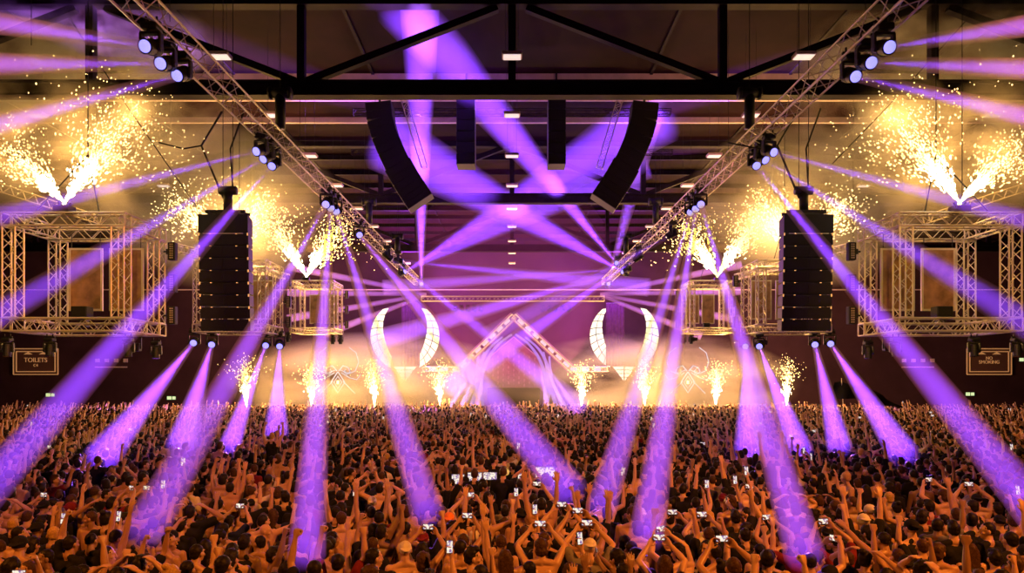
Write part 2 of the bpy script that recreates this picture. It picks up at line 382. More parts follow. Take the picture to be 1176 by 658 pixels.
# ------------------------------------------------------------------ flown truss cubes
M['screen'] = mat('wrinkled amber screen', (.34, .20, .11), .38, .2, noise=.55, nscale=2.2, bump=.4)
M['pix'] = mat('strobe cell', (.5, .42, .3), .3)
M['amberdot'] = mat('amber glow', (.8, .4, .1), .5, emit=(1, .5, .15), es=.9)  # rigging pins glow amber by their own emission
SIDES = (('left', 1), ('right', -1))
def mx(px, s): return px if s > 0 else 2 * CX - px
def truss_cube(p, sd, s, dist):
    """p: front left/right column centre px, top/bottom beam centre px, front depth, back ratio."""
    xl, xr, yt, yb, d, ratio, w = p
    d2 = d / ratio
    fl, fr = sorted((mx(xl, s), mx(xr, s)))
    A = W(fl, yb, d); Bv = W(fr, yt, d)
    x0, x1, z0, z1 = A.x, Bv.x, A.z, Bv.z
    o = Vector(((x0 + x1) / 2, (d + d2) / 2, z0 - w / 2))
    t = empty('truss_cube', o, 'silver box truss cube flown at %s, %s' % (sd, dist), 'truss cube', 'flown truss cubes')
    def L(x, y, z): return Vector((x, y, z)) - o
    h = w / 2
    for x in (x0, x1):
        for y in (d, d2): mb = MB(); truss_mb(mb, L(x, y, z0 + h), L(x, y, z1 - h), w, .028, .013, step=w * .8); mb.build('post', M['alu'], t)
    for z in (z0, z1):
        for y in (d, d2): mb = MB(); truss_mb(mb, L(x0 - h, y, z), L(x1 + h, y, z), w, .028, .013, step=w * .8); mb.build('rail', M['alu'], t)
        for x in (x0, x1): mb = MB(); truss_mb(mb, L(x, d + h, z), L(x, d2 - h, z), w, .028, .013, step=w * .8); mb.build('rail', M['alu'], t)
    for sx in (.2, .8):
        p0 = L(x0 + (x1 - x0) * sx, d, z1 + h); q = L((x0 + x1) / 2, (d + d2) / 2, z1 + 2.2)
        mb = MB(); mb.tube([p0, q], .02, 5); mb.build('sling', M['cable'], t)
    mb = MB(); mb.tube([L((x0 + x1) / 2, (d + d2) / 2, z1 + 2.2), L((x0 + x1) / 2, (d + d2) / 2, CEIL - .02)], .015, 5); mb.build('hoist_chain', M['cable'], t)
    return x0, x1, z0, z1, d, d2
CUBES = ((15, 139, 253, 373, 20.0, .91, .42), (228, 302, 303, 377, 33.0, .94, .42), (336, 381, 325, 379, 50.0, .955, .38))
DIST = ('nearest of its row', 'second of its row, behind the loudspeaker column', 'third of its row, beside the stage')
def screen(c, wd, h, label):
    r = empty('hanging_screen', c, label, 'screen', 'screens inside the truss cubes')
    MB().box((0, 0, 0), (wd - .06, .03, h - .06)).build('panel', M['screen'], r)
    mb = MB()
    for s in (-1, 1): mb.box((0, 0, s * (h / 2 - .03)), (wd, .06, .06)); mb.box((s * (wd / 2 - .03), 0, 0), (.06, .06, h - .12))
    mb.build('frame', M['alu'], r)
    for s in (-1, 1): mb = MB(); mb.tube([(s * wd * .42, 0, h / 2), (s * wd * .42, 0, h / 2 + .42)], .012, 5); mb.build('hanger', M['cable'], r)
def strobe(c, sx, label):
    r = empty('strobe_bar', c, label, 'strobe bar', 'strobe bars on the truss cubes')
    MB().box((0, 0, 0), (.24, .2, .56), bevel=.02).build('housing', M['black'], r)
    mb = MB()
    for k in range(7):
        for j in (-1, 1): mb.box((j * .03, -.105, -.21 + k * .07), (.035, .02, .04))
    mb.build('cell_strip', M['pix'], r)
    mb = MB(); mb.tube([(-sx * .07, .03, .0), (-sx * .3, .03, 0)], .03, 6); mb.cyl((-sx * .16, .03, 0), (0, 0, 1), .07, .16, 10); mb.build('bracket', M['black'], r)
def flood(c, label):
    r = empty('floodlight', c, label, 'floodlight', 'floodlights under the truss cubes')
    mb = MB(); mb.box((0, 0, 0), (.55, .22, .26), bevel=.03)
    for k in range(6): mb.box((-.2 + k * .08, .14, 0), (.02, .06, .22))
    mb.build('housing', M['black'], r)
    MB().box((0, -.115, 0), (.47, .01, .19)).build('glass', M['offlens'], r)
    mb = MB()
    for s in (-1, 1): mb.box((s * .3, 0, .12), (.03, .05, .34))
    mb.box((0, 0, .29), (.63, .05, .03)); mb.build('bracket', M['black'], r)
def pyro_base(c, label):
    r = empty('spark_machine', c, label, 'spark machine', 'spark machines on the truss cubes')
    MB().box((0, 0, .1), (.46, .36, .2), bevel=.02).build('housing', M['black'], r)
    for s in (-1, 1): mb = MB(); q = Vector((s * .5, 0, .85)).normalized(); mb.cyl(Vector((s * .12, 0, .24)), q, .045, .16, 10); mb.build('nozzle', M['black'], r)
PYRO = []
for sd, s in SIDES:
    for i, cp in enumerate(CUBES):
        x0, x1, z0, z1, d, d2 = truss_cube(cp, sd, s, DIST[i])
        hw = cp[6] / 2
        dm = (d + d2) / 2
        wd = (x1 - x0) * .33
        for k, nm in ((.48, 'outer'), (.875, 'inner')):
            screen(Vector(((x0 + x1) / 2 + (x1 - x0) * (k - .5) * s, dm, z0 + (z1 - z0) * .48)), wd, (z1 - z0) * .63, '%s amber screen hung in the %s truss cube, %s' % (nm, sd, DIST[i].split(',')[0]))
        ox = x1 if s > 0 else x0
        for k, nm in enumerate(('top', 'middle', 'bottom')):
            strobe(Vector((ox + s * (hw + .36), d2 - .1, z1 - .55 - k * (z1 - z0) * .335)), s, '%s strobe bar on the inner side of the %s cube, %s' % (nm, sd, DIST[i].split(',')[0]))
            if i == 0: strobe(Vector(((x0 if s > 0 else x1) + s * (hw + .36), d2 + .4, z1 - .75 - k * (z1 - z0) * .31)), s, '%s strobe bar behind the %s cube nearest the camera, outer side' % (nm, sd))
        spots = {0: ((8, 394), (57, 392), (147, 396), (179, 398)), 1: (), 2: ((331, 389), (382, 389), (391, 389))}[i]
        for k, (px, py) in enumerate(spots):
            dd = d + .1 if k < 3 - i else d2
            lp_ = W(mx(px, s), py, dd); lp_.z = z0 - hw - .03 - .20 * .7 - .34
            moving_head(lp_ + Vector((0, 0, -.19)), Vector((.03 * s, -.12, -1)), 'unlit moving head, %s from outside under the %s cube, %s' % (('first', 'second', 'third', 'fourth')[k], sd, DIST[i].split(',')[0]), 'moving heads on the truss cubes', lit=False, s=.7 if i == 0 else .9)
        flood(Vector((x0 + (x1 - x0) * (.75 if s > 0 else .25), d2, z0 - hw - .34)), 'black floodlight under the %s truss cube, %s' % (sd, DIST[i].split(',')[0]))
        bx = x0 + (x1 - x0) * (.64 if s > 0 else .36)
        r = empty('stage_monitor', (bx, d, z0 + hw), 'small black speaker box on the lower rail of the %s cube, %s' % (sd, DIST[i].split(',')[0]), 'speaker', 'speaker boxes on the cubes')
        MB().box((0, 0, .16), (.46, .34, .3), bevel=.02).build('cabinet', M['black'], r); MB().box((0, -.175, .16), (.4, .012, .25)).build('grille', M['grille'], r)
        px = {0: 74, 1: 262, 2: 352}[i]
        pb = W(mx(px, s), 250, d); pb.z = z1 + hw
        pyro_base(pb, 'black spark machine on top of the %s truss cube, %s' % (sd, DIST[i].split(',')[0]))
        PYRO.append((sd, s, i, pb + Vector((0, 0, .3))))
    # link trusses behind the cubes
    for (q0, q1, lb) in ((W(mx(-60, s), 196, 26), W(mx(112, s), 252, 25.2), 'silver truss slanting down behind the %s near truss cube' % sd), (W(mx(196, s), 283, 27.5), W(mx(330, s), 318, 41), 'silver truss linking the %s truss cubes behind the loudspeakers' % sd)):
        t = empty('link_truss', q0, lb, 'truss', 'link trusses'); mb = MB(); truss_mb(mb, (0, 0, 0), q1 - q0, .34, .024, .011); mb.build('lattice', M['alu'], t)
        hang_wires(t, [(0, 0, 0), q1 - q0])

# ------------------------------------------------------------------ loudspeaker columns
def cabinet_mesh(wd, dp, h, name):
    mb = MB()
    f, b = wd / 2, wd / 2 * .82
    vs = [(-f, -dp / 2, -h / 2), (f, -dp / 2, -h / 2), (b, dp / 2, -h / 2 * .9), (-b, dp / 2, -h / 2 * .9), (-f, -dp / 2, h / 2), (f, -dp / 2, h / 2), (b, dp / 2, h / 2 * .9), (-b, dp / 2, h / 2 * .9)]
    bm = bmesh.new(); vv = [bm.verts.new(v) for v in vs]
    for q in ((3, 2, 1, 0), (4, 5, 6, 7), (0, 1, 5, 4), (1, 2, 6, 5), (2, 3, 7, 6), (3, 0, 4, 7)): bm.faces.new([vv[i] for i in q])
    bmesh.ops.bevel(bm, geom=bm.edges[:], offset=.012, segments=2, affect='EDGES', profile=.5)
    me = bpy.data.meshes.new(name); bm.to_mesh(me); bm.free(); me.materials.append(M['cab']); return me
def line_array(name, px0, px1, py0, py1, d, n, label):
    a = W(px0, py0, d); b = W(px1, py1, d); wd = b.x - a.x; H = a.z - b.z
    top = Vector(((a.x + b.x) / 2, d, a.z))
    t = empty('line_array_speaker', top, label, 'loudspeaker column', 'line array loudspeakers')
    hs = H / (n + .6); cab = cabinet_mesh(wd, .75, hs * .965, 'cabinet'); big = cabinet_mesh(wd, .8, hs * 1.56, 'cabinet')
    mb = MB()
    for s in (-1, 1):
        mb.box((s * wd * .24, -.381, 0), (wd * .44, .012, hs * .78))
    gr = mb.build('grille', M['grille']); C.objects.unlink(gr)
    mb = MB()
    for s in (-1, 1): mb.box((s * wd * .26, -.39, hs * .46), (.05, .02, .02)); mb.box((s * wd * .485, -.385, hs * .43), (.03, .03, .08))
    pn = mb.build('rigging_pin', M['amberdot']); C.objects.unlink(pn)
    mb = MB(); mb.box((0, -.386, -hs * .80), (wd * .8, .02, .03)); bar = mb.build('front_bar', M['alu']); C.objects.unlink(bar)
    z = 0; y = 0; ang = 0
    for k in range(n):
        me = big if k == 0 else cab; hh = hs * (1.6 if k == 0 else 1)
        c = link(me, 'cabinet', t); ang = math.radians(-1.0 * max(0, k - 2)); c.rotation_euler = (-ang * .8, 0, 0)
        c.location = (.0 + .006 * k * (1 if top.x < 0 else -1), y, z - hh / 2); z -= hh * math.cos(ang); y += hh * math.sin(ang) * -.6
        if k == 0: link(bar.data, 'front_bar', c)
        else:
            link(gr.data, 'grille', c); link(pn.data, 'rigging_pin', c)
    mb = MB()
    for s in (-1, 1): mb.box((s * wd * .3, 0, .06), (.08, .9, .1))
    mb.box((0, -.2, .12), (wd * .8, .08, .1)); mb.box((0, .2, .12), (wd * .8, .08, .1)); mb.build('fly_frame', M['black'], t)
    mb = MB(); mb.cyl((0, 0, .5), (0, 0, 1), .14, .6, 14); mb.cyl((0, 0, .85), (1, 0, 0), .14, .55, 14); mb.tube([(0, 0, .15), (0, 0, .3)], .05, 6); mb.build('chain_motor', M['black'], t, True)
    mb = MB()
    for s in (-1, 1): mb.tube([(s * wd * .1, 0, .9), (s * wd * .1, 0, CEIL - .02 - top.z)], .012, 5)
    mb.build('hoist_chain', M['cable'], t)
    mb = MB(); mb.tube([(s_ * .6 * wd, 0, zz) for s_, zz in ((-.15, .6), (-.9, 2.3), (-.2, 3.4))], .035, 6); mb.tube([(-.54 * wd, 0, 2.3), (-.9 * wd, 0, 2.2), (-1.5 * wd, .3, 2.5)], .025, 6); mb.build('cable_loom', M['cable'], t)
    mb = MB(); mb.tube([(.1 * wd, 0, .9), (.05 * wd, 0, 2.2), (.35 * wd, 0, 3.5)], .03, 6); mb.build('sling', M['cable'], t)
line_array('', 233.5, 290, 249, 380, 22.5, 9, 'tall black line array loudspeaker column flown at left, in front of the second truss cube')
line_array('', 895, 951, 249, 380, 22.5, 9, 'tall black line array loudspeaker column flown at right, in front of the second truss cube')
# curved centre arrays and straight sub columns further back
def curved_array(s, label):
    path = [(436, 121), (438, 140), (443, 158), (450, 175), (458, 192), (467, 208), (476, 222), (484, 234)]
    P = [W(mx(x, s), y, 31) for x, y in path]
    t = empty('line_array_speaker', P[0], label, 'loudspeaker column', 'line array loudspeakers')
    for i in range(len(P) - 1):
        for h in (.25, .75):
            c = P[i].lerp(P[i + 1], h) - P[0]; dv = (P[i + 1] - P[i]); L = dv.length / 2
            a = math.atan2(dv.x, -dv.z)
            o = MB().box((0, 0, 0), (1.15 + (i > 3) * .1, .9, L * 1.02), bevel=.03).build('cabinet', M['cab'], t); o.location = c; o.rotation_euler = (0, -a, 0)
    mb = MB(); truss_mb(mb, Vector((s * 1.1, 0, .2)), P[5] - P[0] + Vector((s * .8, 0, .6)), .3, .018, .009); mb.build('side_ladder', M['alu'], t)
    mb = MB(); mb.tube([(0, 0, 0), (0, 0, CEIL - .02 - P[0].z)], .05, 6); mb.build('hoist_chain', M['cable'], t)
curved_array(1, 'long black curved loudspeaker array hanging under the roof, left of centre')
curved_array(-1, 'long black curved loudspeaker array hanging under the roof, right of centre')
for a_, b_, nm in ((525, 546, 'left'), (629, 649, 'right')):
    A = W(a_, 117, 30); Bq = W(b_, 192, 30); wd = Bq.x - A.x; hs = (A.z - Bq.z) / 6
    t = empty('subwoofer_column', ((A.x + Bq.x) / 2, 30, A.z), 'straight black column of speaker cabinets hung near the roof centre, %s one' % nm, 'loudspeaker column', 'hung subwoofer columns')
    for k in range(6):
        c = MB().box((0, 0, 0), (wd, .9, hs * .97), bevel=.02).build('cabinet', M['cab'], t); c.location = (0, 0, -hs * (k + .5))
        MB().box((0, -.455, 0), (wd * .9, .012, hs * .85)).build('grille', M['grille'], c)
    mb = MB(); mb.tube([(0, 0, 0), (0, 0, CEIL - .02 - A.z)], .04, 6); mb.build('hoist_chain', M['cable'], t)
# catwalk lattice between the curved arrays, small pendant trusses, loose cables
A = W(400, 119, 30.9); Bq = W(776, 119, 30.9)
t = empty('lighting_truss', A, 'dark thin cross truss hung under the roof between the curved loudspeakers', 'truss'); mb = MB(); truss_mb(mb, (0, 1.0, 0), Bq - A + Vector((0, 1.0, 0)), .3, .02, .01); mb.build('lattice', M['steel'], t); hang_wires(t, [(1, 1.0, 0), (7, 1.0, 0), (13.5, 1.0, 0)])
for sd, s in SIDES:
    A = W(mx(404, s), 175, 36); Bq = W(mx(442, s), 175, 36)
    t = empty('pendant_truss', A, 'short dark truss hung from a wire, beside the curved loudspeakers at %s' % sd, 'truss', 'pendant trusses'); mb = MB(); truss_mb(mb, (0, 0, 0), Bq - A, .28, .02, .01); mb.build('lattice', M['steel'], t); hang_wires(t, [(Bq - A) * .5])
def cable(pts, r, label): mb = MB(); mb.tube(pts, r, 5); tag(mb.build('steel_cable', M['cable']), label, 'cable', 'loose cables')
cable([W(66, 0, 25), W(150, 128, 24), W(225, 236, 23.4)], .02, 'thin black cable slanting from the roof to the left loudspeaker column')
cable([W(1131, 0, 25), W(1020, 122, 24), W(956, 188, 23.4)], .02, 'thin black cable slanting from the roof toward the right loudspeaker column')
cable([W(1105, 0, 22), W(1105, 240, 20.7)], .012, 'thin pale vertical wire above the right near truss cube')
cable([W(36, 0, 22), W(36, 52, 21.6)], .012, 'thin wire dropping from the roof at upper left')
def spot(name, loc, tgt, col, e, size=70, blend=.6, r=.3):
    ld = bpy.data.lights.new(name, 'SPOT'); o = bpy.data.objects.new(name, ld); C.objects.link(o)
    ld.spot_size = math.radians(size); ld.spot_blend = blend; ld.color = col; ld.energy = e; ld.shadow_soft_size = r
    o.location = loc; o.rotation_mode = 'QUATERNION'; o.rotation_quaternion = Vector((0, 0, -1)).rotation_difference(Vector(tgt) - Vector(loc))
    return o
def point(name, loc, col, e, r=.3):
    ld = bpy.data.lights.new(name, 'POINT'); o = bpy.data.objects.new(name, ld); C.objects.link(o)
    ld.color = col; ld.energy = e; ld.shadow_soft_size = r; o.location = loc
    return o
AMBER = (1, .27, .03)
for x, e in ((-15, 10500), (15, 22000)): spot('added_amber_crowd_light', (x, 1, 14.5), (x * -.15, 12.5, 1.5), AMBER, e, 62, .8)  # unseen amber lights added above the camera to light the near crowd
for x in (-17, 0, 17): spot('added_amber_crowd_light', (x, 15.5, 10.5), (x * 1.35, 34, 1.2), (1, .17, .04), 2200, 58, .9)  # further added lights without fixtures, reddish amber on the far crowd
for x in (-1, 1): spot('added_amber_cube_light', (x * 5, 3, 12.5), (x * 13, 21, 5.6), (1, .50, .13), 8500, 24, .7, .2)  # added amber lights, no fixture, brighten the camera side of the cubes
for x in (-1, 1): spot('added_purlin_uplight', (x * 11, 25.4, 8.5), (x * 7, 32.5, 17), (1, .22, .40), 600, 100, .8, .2)  # uplights added without fixtures to brighten the pale purlins
# ------------------------------------------------------------------ sparks
def spark_mat(name, col, es):
    m = bpy.data.materials.new(name); m.use_nodes = True; nt = m.node_tree; nt.nodes.clear()
    o = nt.nodes.new('ShaderNodeOutputMaterial'); e = nt.nodes.new('ShaderNodeEmission')
    e.inputs[0].default_value = (*col, 1); e.inputs[1].default_value = es
    nt.links.new(e.outputs[0], o.inputs[0]); m.cycles.emission_sampling = 'NONE'; return m
M['spark'] = spark_mat('burning spark', (1, .62, .22), 4.5)
M['sparkhot'] = spark_mat('white hot spark', (1, .82, .5), 7)
OCT_V = np.array([(1, 0, 0), (-1, 0, 0), (0, 1, 0), (0, -1, 0), (0, 0, 1), (0, 0, -1)], float)
OCT_F = np.array([(0, 2, 4), (2, 1, 4), (1, 3, 4), (3, 0, 4), (2, 0, 5), (1, 2, 5), (3, 1, 5), (0, 3, 5)])
def np_mesh(name, verts, tris, mats, mi=None, smooth=False):
    me = bpy.data.meshes.new(name); nv, nf = len(verts), len(tris)
    me.vertices.add(nv); me.vertices.foreach_set('co', np.ascontiguousarray(verts, np.float32).ravel())
    me.loops.add(nf * 3); me.loops.foreach_set('vertex_index', np.ascontiguousarray(tris, np.int32).ravel())
    me.polygons.add(nf); me.polygons.foreach_set('loop_start', np.arange(0, nf * 3, 3, dtype=np.int32))
    for m in mats: me.materials.append(m)
    if mi is not None: me.polygons.foreach_set('material_index', np.ascontiguousarray(mi, np.int32))
    if smooth: me.polygons.foreach_set('use_smooth', np.ones(nf, bool))
    me.update(calc_edges=True); return me
def sparks(origin, axis, reach, spread, n, size, label, group, seed, fall=.0, hot=.35):
    """A jet of burning sparks: each a small drawn-out bead on its own ballistic path."""
    r = np.random.default_rng(seed)
    ax = np.array(Vector(axis).normalized()); u = np.array(Vector(ax).orthogonal().normalized()); v = np.cross(ax, u)
    tt = r.random(n) ** 1.25; k = np.abs(r.normal(0, 1, n)) * spread * (.25 + .9 * tt); a = r.random(n) * 2 * np.pi
    d = ax + (np.cos(a) * k)[:, None] * u + (np.sin(a) * k)[:, None] * v; d /= np.linalg.norm(d, axis=1)[:, None]
    L = reach * tt * (.75 + .35 * r.random(n))
    P = np.array(origin) + d * L[:, None]; P[:, 2] -= fall * reach * tt ** 2 * (.3 + r.random(n))
    sz = size * (.45 + .8 * r.random(n)) * (1.25 - .55 * tt)
    st = 1.2 + 2.2 * (1 - tt) * r.random(n)
    off = OCT_V[None] * sz[:, None, None]
    off = off + d[:, None, :] * ((OCT_V[None] @ d[:, :, None])[..., 0] * sz[:, None] * (st - 1)[:, None])[..., None]
    V = (P[:, None] + off).reshape(-1, 3); Fc = (OCT_F[None] + (np.arange(n) * 6)[:, None, None]).reshape(-1, 3)
    mi = np.repeat((tt < hot).astype(int), 8)
    o = bpy.data.objects.new('spark_jet', np_mesh('spark_jet', V - np.array(origin), Fc, [M['spark'], M['sparkhot']], mi)); C.objects.link(o); o.location = origin
    return tag(o, label, 'sparks', group, 'stuff')
V3 = Vector
sd_ = 100
PYROCOL = (1, .50, .12)
JETS = {0: (((-64, -72), .36, 560), ((92, -118), .38, 760)), 1: (((-58, -66), .36, 600), ((46, -72), .36, 420)), 2: (((-52, -84), .30, 560), ((46, -72), .38, 560))}
for sd, s, i, p in PYRO:
    for k, ((dx, dy), spr, n) in enumerate(JETS[i]):
        sc_ = p.y / F; ax = Vector((dx * s * sc_, -.3, -dy * sc_)); reach = ax.length * 1.15
        sd_ += 1
        sparks(p, ax, reach, spr, int(n * 2.3), {0: .024, 1: .038, 2: .050}[i], 'golden spark jet %s from the %s truss cube, %s' % ('blowing outward' if k == 0 else 'blowing inward', sd, DIST[i].split(',')[0]), 'spark jets above the truss cubes', sd_, fall=.12)
    for q, e in (((W(mx(150, s), 132, 24.6), 260), (W(mx(98, s), 185, 24.0), 480), (W(mx(20, s), 175, 24.0), 300)) if i == 0 else ((p + Vector((0, 1.9, 1.9)), 2300),)): point('pyro_lamp', q, PYROCOL, e, .5)
for k, px in enumerate((283, 358, 430, 505, 668, 740, 822, 903)):
    o = W(px, 466, 58); sd_ += 1
    sparks(o, (0, -.1, 1), 4.3 if px in (283, 903) else 3.9, .26, 760, .046, 'upright golden spark fountain at the stage edge, %s from the left' % ('first', 'second', 'third', 'fourth', 'fifth', 'sixth', 'seventh', 'last')[k], 'spark fountains along the stage', sd_, fall=.06, hot=.42)
    point('fountain_lamp', o + Vector((.6, -1.2, 2.4)), PYROCOL, 4200, .5)

# ------------------------------------------------------------------ smoke
def smoke_mat(name, dens, scale, col, thr=.42, seed=0.0, detail=3):
    m = bpy.data.materials.new(name); m.use_nodes = True; nt = m.node_tree; nt.nodes.clear()
    N = nt.nodes.new; Lk = nt.links.new
    o = N('ShaderNodeOutputMaterial'); v = N('ShaderNodeVolumeScatter'); v.inputs['Color'].default_value = (*col, 1); v.inputs['Anisotropy'].default_value = .1
    tc = N('ShaderNodeTexCoord'); n = N('ShaderNodeTexNoise'); n.noise_dimensions = '4D'; n.inputs['W'].default_value = seed
    n.inputs['Scale'].default_value = scale; n.inputs['Detail'].default_value = detail; n.inputs['Roughness'].default_value = .55
    Lk(tc.outputs['Object'], n.inputs['Vector'])
    ln = N('ShaderNodeVectorMath'); ln.operation = 'LENGTH'; Lk(tc.outputs['Object'], ln.inputs[0])
    mr = N('ShaderNodeMapRange'); mr.inputs['From Min'].default_value = 1.0; mr.inputs['From Max'].default_value = .35; Lk(ln.outputs['Value'], mr.inputs['Value'])
    mn = N('ShaderNodeMapRange'); mn.inputs['From Min'].default_value = thr; mn.inputs['From Max'].default_value = thr + .25; Lk(n.outputs['Fac'], mn.inputs['Value'])
    a = N('ShaderNodeMath'); a.operation = 'MULTIPLY'; Lk(mr.outputs['Result'], a.inputs[0]); Lk(mn.outputs['Result'], a.inputs[1])
    b = N('ShaderNodeMath'); b.operation = 'MULTIPLY'; b.inputs[1].default_value = dens; Lk(a.outputs[0], b.inputs[0])
    Lk(b.outputs[0], v.inputs['Density']); Lk(v.outputs[0], o.inputs['Volume']); return m
def smoke(px, py, d, rx, ry, rz, dens, scale, label, seed, thr=.42, col=(.95, .85, .75), z=None):
    bm = bmesh.new(); bmesh.ops.create_icosphere(bm, subdivisions=3, radius=1.0)
    me = bpy.data.meshes.new('smoke_cloud'); bm.to_mesh(me); bm.free(); me.materials.append(smoke_mat('smoke', dens, scale, col, thr, seed))
    o = bpy.data.objects.new('smoke_cloud', me); C.objects.link(o); o.location = W(px, py, d); o.scale = (rx, ry, rz)
    return tag(o, label, 'smoke', 'smoke clouds', 'stuff')
for sd, s in SIDES:
    smoke(mx(90, s), 120, 25.5, 6.0, 2.6, 5.0, 3.2, 2.6, 'amber smoke cloud billowing over the nearest truss cube at %s' % sd, 1.3 + s, .48)
    smoke(mx(250, s), 235, 37, 6.6, 2.6, 4.6, 1.6, 1.5, 'bright smoke cloud behind the loudspeaker column at %s' % sd, 4.3 + s, .4)
    smoke(mx(430, s), 440, 61, 13.5, 2.6, 4.6, 1.6, 1.7, 'glowing smoke bank along the %s half of the stage' % sd, 7.3 + s, .40)

# thin haze drifting between the trusses in front of the stage
def haze_bank(p0, p1, r, dens, label, col):
    cu = bpy.data.curves.new('haze', 'CURVE'); cu.dimensions = '3D'; cu.bevel_depth = 1; cu.bevel_resolution = 6; cu.use_fill_caps = True
    sp = cu.splines.new('POLY'); P = [(p0, .3), (p0.lerp(p1, .12), .8), (p0.lerp(p1, .3), 1), (p0.lerp(p1, .8), 1), (p1, .85)]; sp.points.add(len(P) - 1)
    for q, (p, k) in zip(sp.points, P): q.co = (*p, 1); q.radius = r * k
    o = bpy.data.objects.new('haze', cu); C.objects.link(o); cu.materials.append(vol_mat('thin haze', dens, col)); return tag(o, label, 'haze', None, 'stuff')
haze_bank(V3((0, 37, CZ + 7.4)), V3((0, 66, CZ + 6.2)), 7.0, .010, 'thin violet haze hanging in front of the stage between the long trusses', (.6, .14, 1))
for sx in (-1, 1): point('added_violet_light', (sx * 9, 61, CZ + 9), (.42, .03, .9), 4200, .5)  # bare lights added to turn the haze and back wall violet
for sx in (-1, 1): point('added_pink_light', (sx * 19, 56, 6), (1, .12, .6), 900, .5); spot('added_roof_violet_light', (sx * 4, 34, 7), (sx * 2, 33, 18), (.5, .05, .9), 450, 120)  # added lights without fixtures: pink for the stage smoke, violet for the roof
# ------------------------------------------------------------------ the stage
M['led'] = spark_mat('lit white panel', (1, .86, .66), 1.7)
M['rib'] = spark_mat('lilac light tube', (.42, .22, 1), .9)
M['blockled'] = spark_mat('pink white block', (1, .55, .75), 1.2)
M['pinkline'] = spark_mat('pink outline', (.9, .25, .55), .7)
M['cyanline'] = spark_mat('pale cyan tube', (.55, .75, 1), .8)
M['drape'] = matte(mat('dark violet drape', (.05, .018, .06), .9, noise=.2, nscale=3))
M['mag'] = mat('magenta screen cloth', (.22, .05, .16), .7, noise=.3, nscale=.6)
slab_o = MB().box((0, 64.5, .75), (60, 8, 1.5)).build('stage_deck', M['deck']); tag(slab_o, 'wide dark stage deck behind the crowd', 'stage')
SD = 62.0
def arch():
    t = empty('stage_arch', W(590, 466, SD), 'pointed stage arch with lit blocks and lilac ribs in the centre of the stage', 'stage arch')
    o = t.location
    P = lambda x, y, dd=0: W(x, y, SD + dd) - o
    A, Lf, Rt = P(590, 363), P(527, 424), P(656, 424)
    for q, nm in ((Lf, 'left'), (Rt, 'right')):
        mb = MB(); truss_mb(mb, A, q, .55, .05, .02, step=.5); mb.build('gable_truss', M['alu'], t)
        mb = MB()
        for off in (-.36, .36):
            n = Vector((-(q - A).z, 0, (q - A).x)).normalized() * off
            mb.tube([A + n + Vector((0, -.3, 0)), q + n + Vector((0, -.3, 0))], .035, 5)
        mb.build('outline_tube', M['pinkline'], t)
        dv = q - A; R = Vector((1, 0, 0)).rotation_difference(dv.normalized()).to_matrix()
        for k in range(7):
            c = A + dv * ((k + .9) / 7.6) + Vector((0, -.34, 0)); MB().box(c, (.62, .08, .26), R, bevel=.02).build('lit_block', M['blockled'], t)
    for q, sx in ((Lf, -1), (Rt, 1)):
        mb = MB(); truss_mb(mb, q, q + Vector((sx * 3.2, 0, 0)), .5, .05, .02); mb.build('foot_truss', M['alu'], t)
        for k in range(3): MB().box(q + Vector((sx * (.2 + k * 1.05), -.3, 0)), (.6, .08, .28), bevel=.02).build('lit_block', M['blockled'], t)
    RIBS = (((588, 384), (574, 394), (563, 408), (556, 424), (553, 440), (554, 466)), ((577, 387), (563, 399), (554, 413), (549, 430), (549, 447), (553, 466)),
            ((556, 404), (553, 418), (551, 432), (547, 448), (541, 466)), ((549, 409), (548, 424), (545, 440), (538, 455), (531, 466)))
    for sx in (-1, 1):
        for k, rb in enumerate(RIBS):
            pts = [P(590 - sx * (590 - x), y, .35 + k * .2) for x, y in rb]; fine = []
            for i in range(len(pts) - 1):
                a_, b_, c_, d_ = pts[max(i - 1, 0)], pts[i], pts[i + 1], pts[min(i + 2, len(pts) - 1)]
                for u in (0, .25, .5, .75): fine.append(.5 * (2 * b_ + (c_ - a_) * u + (2 * a_ - 5 * b_ + 4 * c_ - d_) * u * u + (3 * b_ - a_ - 3 * c_ + d_) * u ** 3))
            fine.append(pts[-1]); mb = MB(); mb.tube(fine, [.09 + .10 * i / (len(fine) - 1) for i in range(len(fine))], 8); mb.build('curved_rib', M['rib'], t, True)
    # screen inside the arch with its drop lines
    bk = [(590, 386), (561, 410), (552, 440), (554, 466), (626, 466), (628, 440), (619, 410)]
    mb = MB(); n = len(bk); vs = [P(x, y, 1.2) for x, y in bk]; vs2 = [v + Vector((0, .15, 0)) for v in vs]
    mb.add(vs + vs2, [tuple(range(n)), tuple(range(2 * n - 1, n - 1, -1))] + [(i, n + i, n + (i + 1) % n, (i + 1) % n) for i in range(n)]); mb.build('back_screen', M['mag'], t)
    mb = MB(); mb.tube([P(561, 411, 1.1), P(590, 387, 1.1), P(619, 411, 1.1)], .05, 5); mb.build('gable_outline', M['pinkline'], t)
    for k in range(9):
        x = 566 + k * 6; y0 = 396 + abs(x - 590) * .5
        mb = MB()
        for j in range(7):
            yy = y0 + 3 + j * 6
            if yy < 446: mb.tube([P(x, yy, 1.05), P(x, yy + 3.2, 1.05)], .03, 4)
        mb.build('drop_line', M['pinkline'], t)
    MB().box(P(590, 455, -.6), (4.6, 1.2, 1.5), bevel=.04).build('booth_front', M['black'], t)
arch()
